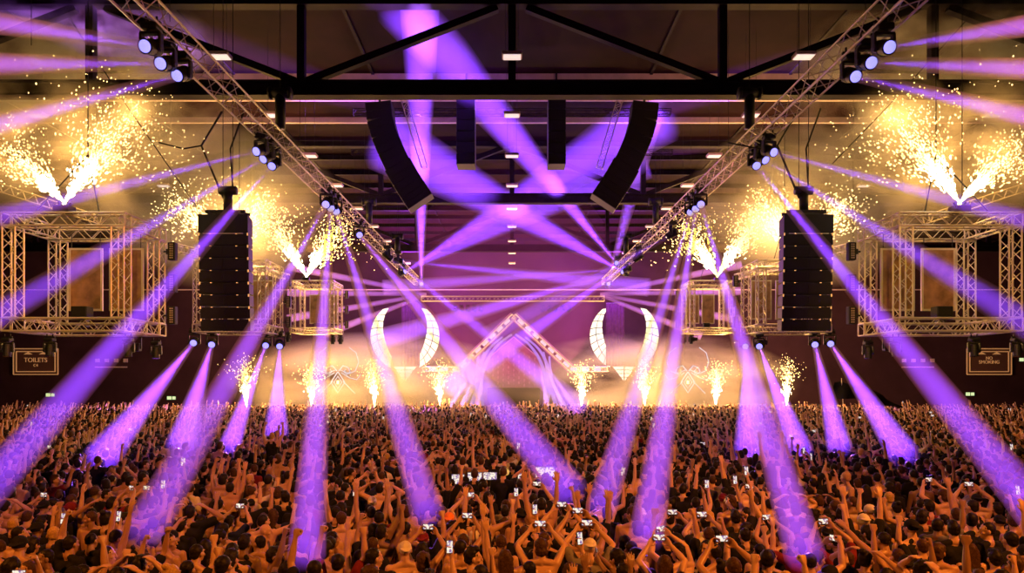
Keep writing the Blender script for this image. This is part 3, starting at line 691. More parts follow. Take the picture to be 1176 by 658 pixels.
def winged_screen(cx, cy, colx0, colx1, sd):
    o = W(cx, cy, 64); t = empty('winged_emblem', o, 'round emblem of lit white wing panels around a dark column, %s of the arch' % sd, 'lit emblem', 'winged emblems')
    P = lambda x, y: W(x, y, 64) - o
    for side in (-1, 1):
        mb = MB(); A0, A1, n = math.radians(56), math.radians(-62), 9
        for i in range(n):
            for j in range(2):
                q = []
                for (u, v) in ((i + .06, j * .5 + .03), (i + .94, j * .5 + .03), (i + .94, j * .5 + .47), (i + .06, j * .5 + .47)):
                    f = u / n; ang = A0 + (A1 - A0) * f + (v - .5) * .16
                    wd = 1.5 + 15.5 * math.sin(math.pi * (f * .74 + .02))
                    r = 40 - wd * v
                    q.append(P(cx + side * r * math.cos(ang), cy - r * math.sin(ang)))
                vs = q + [p + Vector((0, .12, 0)) for p in q]
                mb.add(vs, [(0, 1, 2, 3), (7, 6, 5, 4), (0, 4, 5, 1), (1, 5, 6, 2), (2, 6, 7, 3), (3, 7, 4, 0)])
        mb.build('wing', M['led'], t)
    mb = MB()
    for k in range(4):
        y = cy + 35 + k * 4.2; hw = 13 - k * 3.2
        for s in (-1, 1):
            q = [P(cx + s * .8, y), P(cx + s * hw, y), P(cx + s * max(hw - 2.6, .9), y + 3.4), P(cx + s * .8, y + 3.4)]
            vs = q + [p + Vector((0, .12, 0)) for p in q]; mb.add(vs, [(0, 1, 2, 3), (7, 6, 5, 4), (0, 4, 5, 1), (1, 5, 6, 2), (2, 6, 7, 3), (3, 7, 4, 0)])
    mb.build('tail', M['led'], t)
    a, b = W(colx0, 349, 63), W(colx1, 420, 63)
    r = empty('column_drape', ((a.x + b.x) / 2, 63, a.z), 'dark straight drape column hung in front of the %s winged emblem' % sd, 'drape', 'drape columns')
    mb = MB(); n = 12; wd = b.x - a.x; vs = []; fs = []
    for i in range(n + 1):
        for z in (0, b.z - a.z): vs += [(-wd / 2 + wd * i / n, -.06 * (i % 2), z), (-wd / 2 + wd * i / n, .12, z)]
    for i in range(n): k = i * 4; fs += [(k, k + 4, k + 6, k + 2), (k + 1, k + 3, k + 7, k + 5), (k, k + 1, k + 5, k + 4), (k + 2, k + 6, k + 7, k + 3)]
    fs += [(0, 2, 3, 1), (n * 4, n * 4 + 1, n * 4 + 3, n * 4 + 2)]
    mb.add(vs, fs); mb.build('cloth', M['drape'], r); mb = MB(); mb.tube([(-wd / 2, .03, .05), (wd / 2, .03, .05)], .06, 8); mb.build('batten', M['black'], r)
winged_screen(465, 386, 461, 482, 'left'); winged_screen(717, 386, 696, 717, 'right')
def neon(cx, cy, sd):
    o = W(cx, cy, 60.5); t = empty('neon_emblem', o, 'pale line emblem with a diamond and curling arms over the smoke, %s of the stage' % sd, 'lit emblem', 'neon emblems')
    P = lambda x, y: W(cx + x, cy + y, 60.5) - o
    mb = MB(); mb.tube([P(0, -11), P(8, 1), P(0, 13), P(-8, 1), P(0, -11)], .05, 5); mb.tube([P(0, -6), P(4.5, 1), P(0, 8), P(-4.5, 1), P(0, -6)], .035, 5); mb.build('diamond', M['cyanline'], t)
    mb = MB(); mb.box(P(0, 1), (.2, .1, .3)); mb.build('diamond_heart', M['spark'], t)
    for s in (-1, 1):
        mb = MB(); mb.tube([P(s * x, y) for x, y in ((1, -12), (6, -18), (12, -16), (14, -11), (10, -8), (7, -11), (9, -14))], .05, 5); mb.build('inner_curl', M['cyanline'], t)
        mb = MB(); mb.tube([P(s * x, y) for x, y in ((3, -13), (13, -9), (20, -12), (24, -22), (21, -33), (13, -39))], .04, 5); mb.build('outer_arm', M['cyanline'], t)
        mb = MB(); mb.tube([P(s * x, y) for x, y in ((4, -10), (14, -4), (22, -2), (26, -8))], .04, 5); mb.tube([P(s * x, y) for x, y in ((6, 0), (14, 8), (20, 14))], .04, 5); mb.build('lower_arm', M['cyanline'], t)
neon(388, 438, 'left'); neon(790, 438, 'right')
A, Bq = W(484, 343, 57), W(694, 343, 57)
t = empty('lighting_truss', A, 'level silver truss hung across the hall in front of the stage arch', 'truss'); mb = MB(); truss_mb(mb, (0, 0, 0), Bq - A, .45, .03, .014); mb.build('lattice', M['alu'], t); hang_wires(t, [(1, 0, 0), (7.5, 0, 0), (14, 0, 0)])
for k in range(5):
    for sd, s in SIDES:
        p = W(mx(523 + k * 7.5, s), 345, 57); p.z = A.z - .3
        moving_head(p + Vector((0, 0, -.7)), Vector((.3 * s, -1, -.4)), 'small unlit moving head on the stage front truss, %s from the %s end' % (ordw(k + 1) if k else 'first', sd), 'moving heads on the stage front truss', lit=False, s=.8)
# small fans of light at the arch feet
for k, (x0, y0, x1, y1) in enumerate(((553, 412, 512, 474), (549, 420, 527, 474), (556, 422, 546, 474))):
    for sd, s in SIDES:
        beam(W(mx(x0, s), y0, 61.2), W(mx(x1, s), y1, 59), .08, .32, .4, 1.0, 'short lilac beam from the %s side of the arch down to the stage front, %s' % (sd, ('outer', 'middle', 'inner')[k]), col=(.6, .4, 1))
# washes on the stage and the roof
PUR = (.45, .06, .9); MAGC = (.9, .1, .5)
# ------------------------------------------------------------------ people
_ICO = None
def ico_pts():
    global _ICO
    if _ICO is None:
        bm = bmesh.new(); bmesh.ops.create_icosphere(bm, subdivisions=2, radius=1); _ICO = [v.co.copy() for v in bm.verts]; bm.free()
    return _ICO
class Blob:
    """Convex pieces that a voxel remesh fuses into one continuous skin."""
    def __init__(s): s.v = []; s.f = []
    def hull(s, *balls, M3=None, off=None):
        bm = bmesh.new()
        for c, r in balls:
            r = r if isinstance(r, tuple) else (r, r, r)
            for p in ico_pts():
                q = Vector((c[0] + p.x * r[0], c[1] + p.y * r[1], c[2] + p.z * r[2]))
                if M3 is not None: q = M3 @ q
                if off is not None: q = q + off
                bm.verts.new(q)
        h = bmesh.ops.convex_hull(bm, input=bm.verts[:])
        kill = {g for g in h['geom_interior'] + h['geom_unused'] if isinstance(g, bmesh.types.BMVert)}
        if kill: bmesh.ops.delete(bm, geom=list(kill), context='VERTS')
        bm.verts.index_update(); b = len(s.v)
        s.v += [v.co.copy() for v in bm.verts]; s.f += [tuple(b + v.index for v in f.verts) for f in bm.faces]; bm.free()
        return s
    def limb(s, p0, r0, p1, r1): return s.hull((p0, r0), (p1, r1))
    def mesh(s, name, voxel, keep, smooth=2, noise=0):
        me = me_from(s.v, s.f, name); o = bpy.data.objects.new(name, me); C.objects.link(o)
        m = o.modifiers.new('r', 'REMESH'); m.mode = 'VOXEL'; m.voxel_size = voxel; m.use_smooth_shade = True
        if smooth: m = o.modifiers.new('s', 'SMOOTH'); m.iterations = smooth; m.factor = .5
        if noise:
            t = bpy.data.textures.new('tuft', 'CLOUDS'); t.noise_scale = .03
            m = o.modifiers.new('d', 'DISPLACE'); m.texture = t; m.strength = noise; m.mid_level = .5
        m = o.modifiers.new('q', 'DECIMATE'); m.ratio = 1
        dg = bpy.context.evaluated_depsgraph_get(); dg.update()
        nf = len(o.evaluated_get(dg).data.polygons); m.ratio = min(1, keep / max(1, nf * 2.0))
        dg.update(); out = bpy.data.meshes.new_from_object(o.evaluated_get(dg)); out.name = name
        bpy.data.objects.remove(o); bpy.data.meshes.remove(me)
        out.polygons.foreach_set('use_smooth', [True] * len(out.polygons)); return out
def hand(b, wr, f, n, curl, spread=.0, sgn=1):
    f = f.normalized(); n = (n - f * n.dot(f)).normalized(); c = f.cross(n)
    e = wr + f * .088
    b.hull((wr, .024), *[(e + c * k, .0135) for k in (-.032, -.011, .011, .032)], (wr + f * .04 + c * .026 * sgn, .018), (wr + f * .04 - c * .026 * sgn, .016))
    for k, L in zip((-.033, -.011, .011, .033), ((.062, .078, .074, .066) if sgn > 0 else (.066, .074, .078, .062))):
        p = e + c * k; dr = f + c * (k * spread * 8)
        a = 0
        for j, (part, cu) in enumerate(((.45, curl), (.32, curl * 1.05), (.23, curl * .8))):
            a += cu; d = (dr.normalized() * math.cos(a) + n * math.sin(a)).normalized(); q = p + d * L * part * 1.2
            b.limb(p, .0098 - j * .0006, q, .0092 - j * .0006); p = q
    t0 = wr + f * .03 + c * .03 * sgn; t1 = t0 + (f * .55 + c * sgn * (.75 - curl * .25) + n * (.2 + curl * .35)).normalized() * .042
    t2 = t1 + (f * .8 + c * sgn * (.25 - curl * .5) + n * (.15 + curl * .4)).normalized() * .034
    b.limb(t0, .0135, t1, .0105); b.limb(t1, .0105, t2, .009)
V = Vector
def arm_pts(kind, S, sg):
    def go(e, w_):
        E = S + V((e[0] * sg, e[1], e[2])).normalized() * .285; return E, E + V((w_[0] * sg, w_[1], w_[2])).normalized() * .255
    if kind == 'down': return go((.2, .05, -1), (.02, .35, -1))
    if kind == 'fist': return go((.35, .35, .85), (-.12, .22, 1))
    if kind == 'high': return go((.18, .2, 1), (.05, .18, 1))
    if kind == 'phone': return go((.3, .75, .42), (-.15, .35, 1))
    if kind == 'two':
        E, _ = go((.38, .6, .55), (0, 0, 1)); w_ = V((sg * .085, S.y + .37, S.z + .40)); return E, E + (w_ - E).normalized() * .255
    if kind == 'head':
        E, _ = go((1, .1, .45), (0, 0, 1)); w_ = V((sg * .12, .0, S.z + .33)); return E, E + (w_ - E).normalized() * .25
    if kind == 'out': return go((1, .1, .35), (.75, .15, .7))
    if kind == 'point': return go((.15, .8, .5), (.02, .8, .55))
    if kind == 'bent': return go((.75, .25, .3), (.05, .25, 1))
def build_pose(name, al, ar, fem=False, yaw=0, pitch=0, lean=0, bulk=1.0):
    b = Blob(); sh = .165 if fem else .19; k = bulk
    wst, rib, hip = ((.118, .09), (.14, .105), .105) if fem else ((.138 * k, .1 * k), (.16 * k, .118 * k), .1)
    up = lambda a: .035 if a not in ('down',) else 0
    lz = lambda z: V((0, lean * (z - .95), z))
    SL, SR = lz(1.425) + V((-sh, -.01, up(al))), lz(1.425) + V((sh, -.01, up(ar)))
    hc = lz(1.635) + V((0, .02 + pitch * .05, 0)); H = Matrix.Rotation(yaw, 3, 'Z') @ Matrix.Rotation(-pitch, 3, 'X')
    # torso
    b.hull((lz(.94) + V((-.075, 0, 0)), (hip, .1, .1)), (lz(.94) + V((.075, 0, 0)), (hip, .1, .1)), (lz(1.1), (wst[0], wst[1], .06)))
    b.hull((lz(1.08), (wst[0], wst[1], .07)), (lz(1.26), (rib[0], rib[1], .1)))
    b.hull((lz(1.26), (rib[0], rib[1], .12)), (lz(1.4) + V((-sh * .72, -.01, 0)), (.055, .07, .055)), (lz(1.4) + V((sh * .72, -.01, 0)), (.055, .07, .055)))
    if fem:
        for s in (-1, 1): b.hull((lz(1.28) + V((s * .065, .085, 0)), (.055, .05, .055)))
    for s, S in ((-1, SL), (1, SR)):
        b.hull((lz(1.33) + V((s * .085, -.085, 0)), (.05, .03, .075)))
        b.hull((lz(1.49) + V((0, -.02, 0)), .05), (S + V((-s * .04, -.01, .005)), .045))
        b.hull((lz(1.3) + V((s * .12 * k, -.02, 0)), (.05, .08, .09)), (S, .052 * k))
    # neck and head
    b.hull((lz(1.47) + V((0, -.015, 0)), (.062, .058, .05)), (hc + H @ V((0, -.015, -.07)), (.054, .056, .03)))
    cr = [((0, -.01, .022), (.075, .094, .096))]
    b.hull(*cr, M3=H, off=hc); b.hull(((0, .015, -.02), (.064, .07, .06)), ((0, .05, -.088), (.036, .03, .026)), M3=H, off=hc)
    b.hull(((0, .088, .012), .009), ((0, .106, -.03), (.014, .012, .01)), M3=H, off=hc)
    b.hull(((-.034, .075, .03), (.014, .014, .008)), ((.034, .075, .03), (.014, .014, .008)), M3=H, off=hc)
    b.hull(((-.016, .083, -.062), (.01, .01, .006)), ((.016, .083, -.062), (.01, .01, .006)), M3=H, off=hc)
    b.hull(((-.014, .08, -.074), (.01, .01, .006)), ((.014, .08, -.074), (.01, .01, .006)), M3=H, off=hc)
    for s in (-1, 1):
        b.hull(((s * .078, -.004, -.008), (.011, .02, .031)), M3=H, off=hc)
        b.hull(((s * .045, .062, -.028), (.02, .018, .018)), M3=H, off=hc)
    wr = {}
    for s, S, a in ((-1, SL, al), (1, SR, ar)):
        E, Wp = arm_pts(a, S, s)
        b.limb(S, .058 * k, S.lerp(E, .55), .046 * k); b.limb(S.lerp(E, .55), .048 * k, E, .037); b.limb(E, .039, E.lerp(Wp, .35), .041); b.limb(E.lerp(Wp, .35), .041, Wp, .025)
        f = (Wp - E).normalized(); g = s
        if a in ('phone', 'two'): n = V((-s * .6, .0, 0)) + V((0, -.5, .2)); curl = .62
        elif a in ('fist', 'bent'): n = V((-s * .5, .8, 0)); curl = 1.35
        elif a == 'head': n = V((-s, 0, -.3)); curl = .35
        elif a == 'down': n = V((-s, .2, 0)); curl = .5
        else: n = V((-s * .2, 1, 0)); curl = .22
        c = f.cross((n - f * n.dot(f)).normalized()); sg = 1 if (c.dot(V((-s, 0, 0)))) > 0 else -1
        if a in ('phone', 'two'): sg = 1 if c.dot(V((-s, -.5, 0))) > 0 else -1
        hand(b, Wp, f, n, curl, .6 if curl < .3 else 0, sg); wr[s] = (E, Wp, f)
    # legs
    for s in (-1, 1):
        hp, kn, an = V((s * .09, 0, .92)), V((s * .11, .02, .5)), V((s * .12, -.02, .085))
        b.limb(hp, .092 * (1.05 if fem else 1), hp.lerp(kn, .6), .07); b.limb(hp.lerp(kn, .6), .07, kn, .053); b.limb(kn, .055, kn.lerp(an, .35) + V((0, -.012, 0)), .056); b.limb(kn.lerp(an, .35) + V((0, -.012, 0)), .055, an, .037)
        b.hull((an + V((0, -.03, -.045)), .036), (an + V((0, .1, -.055)), (.042, .05, .028)), (an + V((s * .01, .16, -.06)), (.036, .03, .022)), (an, .036))
    body = b.mesh('person', .0068, 6500)
    # clothes
    def torso_cloth(ex, sleeves, low):
        c = Blob()
        c.hull((lz(low) + V((-.072, 0, 0)), (hip + ex + .016, .116 + ex, .04)), (lz(low) + V((.072, 0, 0)), (hip + ex + .016, .116 + ex, .04)), (lz(1.1), (wst[0] + ex * 1.4, wst[1] + ex * 1.3, .06)))
        c.hull((lz(1.08), (wst[0] + ex * 1.4, wst[1] + ex * 1.3, .07)), (lz(1.26), (rib[0] + ex, rib[1] + ex, .1)))
        c.hull((lz(1.26), (rib[0] + ex, rib[1] + ex, .12)), (lz(1.395) + V((-sh * .70, -.01, 0)), (.055, .07 + ex * .8, .055)), (lz(1.395) + V((sh * .70, -.01, 0)), (.055, .07 + ex * .8, .055)))
        if fem:
            for s in (-1, 1): c.hull((lz(1.28) + V((s * .065, .085, 0)), (.055 + ex * .7, .05 + ex, .055 + ex * .7)))
        for s, S in ((-1, SL), (1, SR)):
            c.hull((lz(1.33) + V((s * .085, -.085, 0)), (.05 + ex, .03 + ex, .075)))
            c.hull((lz(1.3) + V((s * .12 * k, -.02, 0)), (.05 + ex, .08 + ex * .6, .09)), (S, .052 * k + (ex if sleeves else -.012)))
            c.hull((lz(1.478) + V((s * .05, -.022, 0)), (.03, .05 + ex * .6, .035 + ex * .6)), (S + V((-s * .04, -.01, .005)), .045 + (ex * .9 if sleeves else -.006)))
            if sleeves:
                E, Wp, f = wr[s]; q = S.lerp(E, .62); c.limb(S, .058 * k + ex, q, .052 * k + ex * 1.3)
        return c.mesh('shirt', .012, 2600, 2)
    shirt = torso_cloth(.014, True, .88); tank = torso_cloth(.010, False, .88)
    c = Blob()
    c.hull((lz(.93) + V((-.075, 0, 0)), (hip + .014, .112, .1)), (lz(.93) + V((.075, 0, 0)), (hip + .014, .112, .1)), (lz(1.03), (wst[0] * .97 + .016, wst[1] + .014, .03)))
    for s in (-1, 1):
        hp, kn = V((s * .09, 0, .92)), V((s * .11, .02, .5)); c.limb(hp, .108, hp.lerp(kn, .85), .084)
    shorts = c.mesh('shorts', .014, 1200, 2)
    hand_c = {s: wr[s][1] + wr[s][2] * .1 for s in wr}
    return dict(name=name, body=body, shirt=shirt, tank=tank, shorts=shorts, hc=hc, H=H, hands=hand_c, al=al, ar=ar, fem=fem)
def hair_mesh(kind):
    b = Blob(); n = .012
    if kind != 'cap':
        b.hull(((0, -.02, .036), (.081, .091, .092)))
        b.hull(((0, -.05, -.012), (.072, .055, .06 if kind != 'fade' else .03)))
    if kind == 'quiff': b.hull(((-.035, .045, .105), .028), ((.035, .045, .105), .028), ((0, -.04, .115), .03)); n = .02
    if kind == 'wavy': b.hull(((0, -.05, -.03), (.086, .06, .075))); b.hull(((0, 0, .05), (.088, .09, .086))); n = .03
    if kind == 'long':
        b.hull(((-.05, -.055, 0), (.045, .05, .05)), ((.05, -.055, 0), (.045, .05, .05)), ((-.05, -.085, -.22), (.05, .035, .05)), ((.05, -.085, -.22), (.05, .035, .05))); n = .02
        b.hull(((-.07, 0, 0), (.022, .04, .05)), ((-.07, -.03, -.16), (.025, .03, .04))); b.hull(((.07, 0, 0), (.022, .04, .05)), ((.07, -.03, -.16), (.025, .03, .04)))
    if kind == 'pony':
        b.limb(V((0, -.09, .04)), .03, V((0, -.14, .02)), .035); b.limb(V((0, -.14, .02)), .036, V((0, -.15, -.12)), .034); b.limb(V((0, -.15, -.12)), .034, V((0, -.135, -.24)), .012)
    if kind == 'bun': b.hull(((0, -.075, .115), (.045, .045, .04)))
    if kind == 'cap':
        b.hull(((0, -.012, .035), (.086, .103, .092))); b.hull(((-.045, -.085, .04), (.03, .04, .009)), ((.045, -.085, .04), (.03, .04, .009)), ((0, -.15, .028), (.045, .03, .008))); n = 0
    return b.mesh('hair' if kind != 'cap' else 'cap', .009 if kind != 'cap' else .007, 900 if kind != 'cap' else 1200, 1, n)
HAIRS = {k: hair_mesh(k) for k in ('short', 'fade', 'quiff', 'wavy', 'long', 'pony', 'bun', 'cap')}
POSES = [build_pose(*a, **k) for a, k in (
    (('arms lowered', 'down', 'down'), {}),
    (('arms lowered and head turned right', 'down', 'down'), dict(yaw=-1.0, bulk=1.06)),
    (('one fist raised', 'down', 'fist'), {}),
    (('one arm stretched up', 'down', 'high'), dict(bulk=.95)),
    (('both fists raised', 'fist', 'fist'), dict(bulk=1.05)),
    (('both arms stretched up', 'high', 'high'), dict(pitch=.15)),
    (('raising a phone in one hand', 'down', 'phone'), {}),
    (('holding a phone up in both hands', 'two', 'two'), dict(pitch=.15)),
    (('hands on the head', 'head', 'head'), {}),
    (('one arm bent up', 'bent', 'down'), dict(yaw=.6)),
    (('pointing at the stage', 'down', 'point'), dict(pitch=.1)),
    (('arms spread wide', 'out', 'bent'), dict(lean=.06)),
    (('arms lowered', 'down', 'down'), dict(fem=True)),
    (('one arm stretched up', 'down', 'high'), dict(fem=True, yaw=.3)),
    (('both arms stretched up', 'high', 'bent'), dict(fem=True)),
    (('holding a phone up in both hands', 'two', 'two'), dict(fem=True)),
)]
# ------------------------------------------------------------------ materials of the crowd
SKIN = [mat('fair skin', (.50, .30, .20), .42, noise=.08, nscale=9), mat('tanned skin', (.38, .21, .12), .42, noise=.08, nscale=9), mat('brown skin', (.22, .12, .065), .42, noise=.08, nscale=9)]
HAIRM = {'dark': mat('dark hair', (.012, .009, .008), .5, noise=.4, nscale=60), 'brown': mat('brown hair', (.05, .025, .012), .5, noise=.4, nscale=60), 'blond': mat('blond hair', (.45, .28, .10), .5, noise=.3, nscale=60)}
CLOTH = {'black': mat('black cotton', (.010, .010, .012), .85, noise=.2, nscale=12, bump=.15), 'white': mat('white cotton', (.62, .58, .55), .85, noise=.08, nscale=12, bump=.15), 'grey': mat('grey cotton', (.16, .15, .15), .85, noise=.15, nscale=12, bump=.15),
         'navy': mat('navy cotton', (.012, .016, .05), .85, noise=.2, nscale=12, bump=.15), 'wine': mat('wine red cotton', (.14, .012, .02), .85, noise=.2, nscale=12, bump=.15), 'orange': mat('orange cotton', (.8, .22, .03), .85, noise=.1, nscale=12)}
for m_ in list(HAIRM.values()) + list(CLOTH.values()): matte(m_, .15)
PRINT = mat('pale shirt print', (.65, .62, .58), .8)
for p in POSES:
    p['body'].materials.append(SKIN[0]); p['shorts'].materials.append(CLOTH['black'])
    for k in ('shirt', 'tank'): p[k].materials.append(CLOTH['black'])
for k, h in HAIRS.items(): h.materials.append(CLOTH['black'] if k == 'cap' else HAIRM['dark'])
def dress(name, me, parent, m):
    o = bpy.data.objects.new(name, me); C.objects.link(o); o.parent = parent
    o.material_slots[0].link = 'OBJECT'; o.material_slots[0].material = m; return o
# pale lettering-like bars for a few shirt backs
mb = MB()
for k, wd_ in ((0, .26), (1, .2)):
    n = 7 - k * 2
    for j in range(n): mb.box((-wd_ / 2 + wd_ * (j + .5) / n, 0, -k * .05), (wd_ / n * .7, .05, .028))
pm = mb.build('back_print', PRINT); C.objects.unlink(pm); PRINT_ME = pm.data
# phones
SCREEN = bpy.data.materials.new('phone screen'); SCREEN.use_nodes = True
nt = SCREEN.node_tree; nt.nodes.clear(); oo = nt.nodes.new('ShaderNodeOutputMaterial'); em = nt.nodes.new('ShaderNodeEmission'); tc = nt.nodes.new('ShaderNodeTexCoord'); nz = nt.nodes.new('ShaderNodeTexNoise'); rp = nt.nodes.new('ShaderNodeValToRGB')
nz.inputs['Scale'].default_value = 22; rp.color_ramp.elements[0].position = .4; rp.color_ramp.elements[0].color = (.22, .10, .35, 1); rp.color_ramp.elements[1].position = .55; rp.color_ramp.elements[1].color = (1, .88, .70, 1)
nt.links.new(tc.outputs['Object'], nz.inputs['Vector']); nt.links.new(nz.outputs['Fac'], rp.inputs['Fac']); nt.links.new(rp.outputs['Color'], em.inputs['Color']); em.inputs['Strength'].default_value = 1.05; nt.links.new(em.outputs[0], oo.inputs[0]); SCREEN.cycles.emission_sampling = 'NONE'
PB = MB().box((0, 0, 0), (.078, .011, .158), bevel=.004).build('case', M['black']); PS = MB().box((0, -.0062, 0), (.070, .002, .146)).build('screen', SCREEN); PC = MB().box((-.02, .0065, .055), (.024, .003, .03), bevel=.001).build('camera_bump', M['offlens'])
for o in (PB, PS, PC): C.objects.unlink(o)
def phone(pos, yaw, pitch, landscape, label, group='phones held above the crowd', s=1.0):
    r = empty('phone', pos, label, 'phone', group); r.rotation_euler = (pitch, math.pi / 2 if landscape else 0, yaw) ; r.rotation_mode = 'XYZ'
    if landscape:
        r.rotation_mode = 'QUATERNION'; r.rotation_quaternion = (Matrix.Rotation(yaw, 3, 'Z') @ Matrix.Rotation(pitch, 3, 'X') @ Matrix.Rotation(math.pi / 2, 3, 'Y')).to_quaternion()
    r.scale = (s, s, s)
    link(PB.data, 'case', r); link(PS.data, 'screen', r); link(PC.data, 'camera_bump', r); return r
ORD = 'first second third fourth fifth sixth seventh eighth ninth tenth eleventh twelfth thirteenth fourteenth fifteenth sixteenth seventeenth eighteenth nineteenth twentieth'.split()
def ordn(i):
    i += 1
    if i <= 20: return ORD[i - 1]
    t = {2: 'twenty', 3: 'thirty', 4: 'forty'}[i // 10]
    return (t[:-1] + 'ieth') if i % 10 == 0 else t + '-' + ORD[i % 10 - 1]
rng = random.Random(5)
HAIRWORD = {'short': 'short', 'fade': 'cropped', 'quiff': 'swept-up', 'wavy': 'wavy', 'long': 'long', 'pony': 'ponytailed', 'bun': 'bun-tied', 'cap': ''}
WEIGHT = [34, 20, 7, 5, 2, 3, 6, 6, 3, 5, 2, 2, 10, 2, 1, 2]
def make_person(x, y, z, yaw, scale, pi, label_end, shirt=None, hair=None, wide=1.0, mirror=False, boost=''):
    p = POSES[pi]; fem = p['fem']
    body = dress('person', p['body'], None, rng.choices(SKIN, (4, 4, 1))[0])
    body.location = (x, y, z); body.rotation_euler = (0, 0, yaw); body.scale = ((-scale if mirror else scale) * wide, scale * wide, scale)
    hk = hair or (rng.choices(('long', 'pony', 'bun', 'wavy'), (5, 3, 2, 2))[0] if fem else rng.choices(('short', 'fade', 'quiff', 'wavy', 'cap', 'bun', None), (10, 5, 4, 5, 3, .6, .6))[0])
    hc = rng.choices(('dark', 'brown', 'blond'), (9, 3, .5))[0]; capc = rng.choices(('black', 'white', 'orange', 'wine'), (5, 2, .6, 1))[0]
    if hk:
        h = dress('cap' if hk == 'cap' else 'hair', HAIRS[hk], body, CLOTH[capc] if hk == 'cap' else HAIRM[hc]); h.matrix_local = Matrix.Translation(p['hc']) @ p['H'].to_4x4()
    sc_ = shirt if shirt is not None else (rng.choices(('black', 'white', 'grey', 'navy', 'wine', ''), (14, .8, .7, 1.4, .8, 0 if fem else 10))[0])
    tank = fem and rng.random() < .75 or (not fem and rng.random() < .2)
    if sc_:
        s = dress('shirt', p['tank' if tank else 'shirt'], body, CLOTH[sc_])
        if sc_ in ('black', 'navy') and not tank and rng.random() < .16 and pi in (0, 2, 6):
            q = dress('back_print', PRINT_ME, body, PRINT); q.location = (0, -.112, 1.36)
    dress('shorts', p['shorts'], body, CLOTH[rng.choice(('black', 'black', 'navy', 'grey'))])
    who = ('shirtless person' if not sc_ else 'person in %s %s' % (sc_ if sc_ != 'wine' else 'maroon', 'tank top' if tank else 't-shirt'))
    hd = ('with shaved head' if not hk else 'wearing a %s cap' % (capc if capc != 'wine' else 'maroon') if hk == 'cap' else 'with %s %s hair' % (HAIRWORD[hk], hc))
    tag(body, '%s %s, %s%s' % (who, hd, boost, label_end), 'person', 'festival crowd nearest the camera')
    body['pose'] = p['name']
    if p['al'] in ('two',) or p['ar'] == 'phone':
        mw = Matrix.Translation((x, y, z)) @ Matrix.Rotation(yaw, 4, 'Z') @ Matrix.Diagonal((body.scale.x, body.scale.y, body.scale.z, 1))
        if p['ar'] == 'phone': q = p['hands'][1] + V((-.012, -.03, .035)); ls = False
        else: q = (p['hands'][1] + p['hands'][-1]) / 2 + V((0, -.015, .03)); ls = True
        phone(mw @ q, yaw, -.15, ls, 'glowing phone held up by the person %s' % label_end, 'phones held above the nearest rows', .95)
    return body
count = 0
ROW0, ROWD = 7.3, .535
NROW = 12
FAR0 = ROW0 + NROW * ROWD
for r in range(NROW):
    y = ROW0 + r * ROWD
    half = 588 * y / F + .25
    n = int(2 * half / .565); k = 0
    for i in range(n):
        x = -half + (i + .5) * 2 * half / n + rng.uniform(-.09, .09) + (.13 if r % 2 else -.13)
        if count >= 300: break
        pi = rng.choices(range(len(POSES)), WEIGHT)[0]
        yw = rng.gauss(0, .22) + (.12 if x < 0 else -.12) * -min(1, abs(x) / 6)
        if rng.random() < .045: yw += rng.choice((1.4, -1.4, 2.8))
        sc_ = rng.gauss(1.0, .035) * (.94 if POSES[pi]['fem'] else 1.0)
        make_person(x, y + rng.uniform(-.1, .1), 0, yw, max(.9, min(1.08, sc_)), pi, '%s from left in the %s row' % (ordn(k), ORD[r]), wide=rng.uniform(.96, 1.05), mirror=POSES[pi]['al'] not in ('two',) and POSES[pi]['ar'] != 'phone' and rng.random() < .5)
        k += 1; count += 1
print('PEOPLE', count, FAR0)

# two riders on shoulders further in
for px, py, d, lb, sh in ((313, 499, 19.6, 'riding above the crowd at left', 'black'), (886, 556, 15.6, 'riding above the crowd at right', 'navy')):
    c = W(px, py, d); z = c.z - 1.64
    pr = POSES[4]
    b0 = make_person(c.x, d, 0, 0, 1.0, 0, 'carrying the rider %s' % ('at left' if px < 500 else 'at right'), shirt='black', hair='short')
    make_person(c.x, d - .05, max(z, .62), 0, .97, 4 if px < 500 else 5, lb, shirt=sh, hair='short')

# ------------------------------------------------------------------ the crowd behind: past three hundred, one mesh
def reduced(me, n, mi, cut):
    o = bpy.data.objects.new('t', me); C.objects.link(o)
    m = o.modifiers.new('q', 'DECIMATE'); m.ratio = min(1, n / max(1, len(me.polygons)))
    dg = bpy.context.evaluated_depsgraph_get(); dg.update(); e = o.evaluated_get(dg).data
    e.calc_loop_triangles(); v = np.empty(len(e.vertices) * 3, np.float32); e.vertices.foreach_get('co', v); v = v.reshape(-1, 3)
    t = np.empty(len(e.loop_triangles) * 3, np.int32); e.loop_triangles.foreach_get('vertices', t); t = t.reshape(-1, 3)
    bpy.data.objects.remove(o)
    if cut is not None: t = t[(v[t][:, :, 2].max(1) > cut)]
    used, inv = np.unique(t, return_inverse=True)
    return v[used], inv.reshape(-1, 3), mi
CM = SKIN + [HAIRM['dark'], HAIRM['brown'], HAIRM['blond'], CLOTH['black'], CLOTH['white'], CLOTH['grey'], CLOTH['wine'], CLOTH['navy']]
def lod(nb, nh, ns, cut):
    out = []
    hh = {k: reduced(HAIRS[k], nh, 1, None) for k in HAIRS}
    for p in POSES:
        Mh = np.array(p['H']); c = np.array(p['hc'])
        out.append((reduced(p['body'], nb, 0, cut), reduced(p['shirt'], ns, 2, cut), {k: (h[0] @ Mh.T + c, h[1], 1) for k, h in hh.items()}))
    return out
LODS = (lod(1500, 160, 420, .75), lod(520, 60, 150, .85), lod(230, 30, 70, 1.0))
VS, TS, MS = [[] for _ in LODS], [[] for _ in LODS], [[] for _ in LODS]; base = [0, 0, 0]
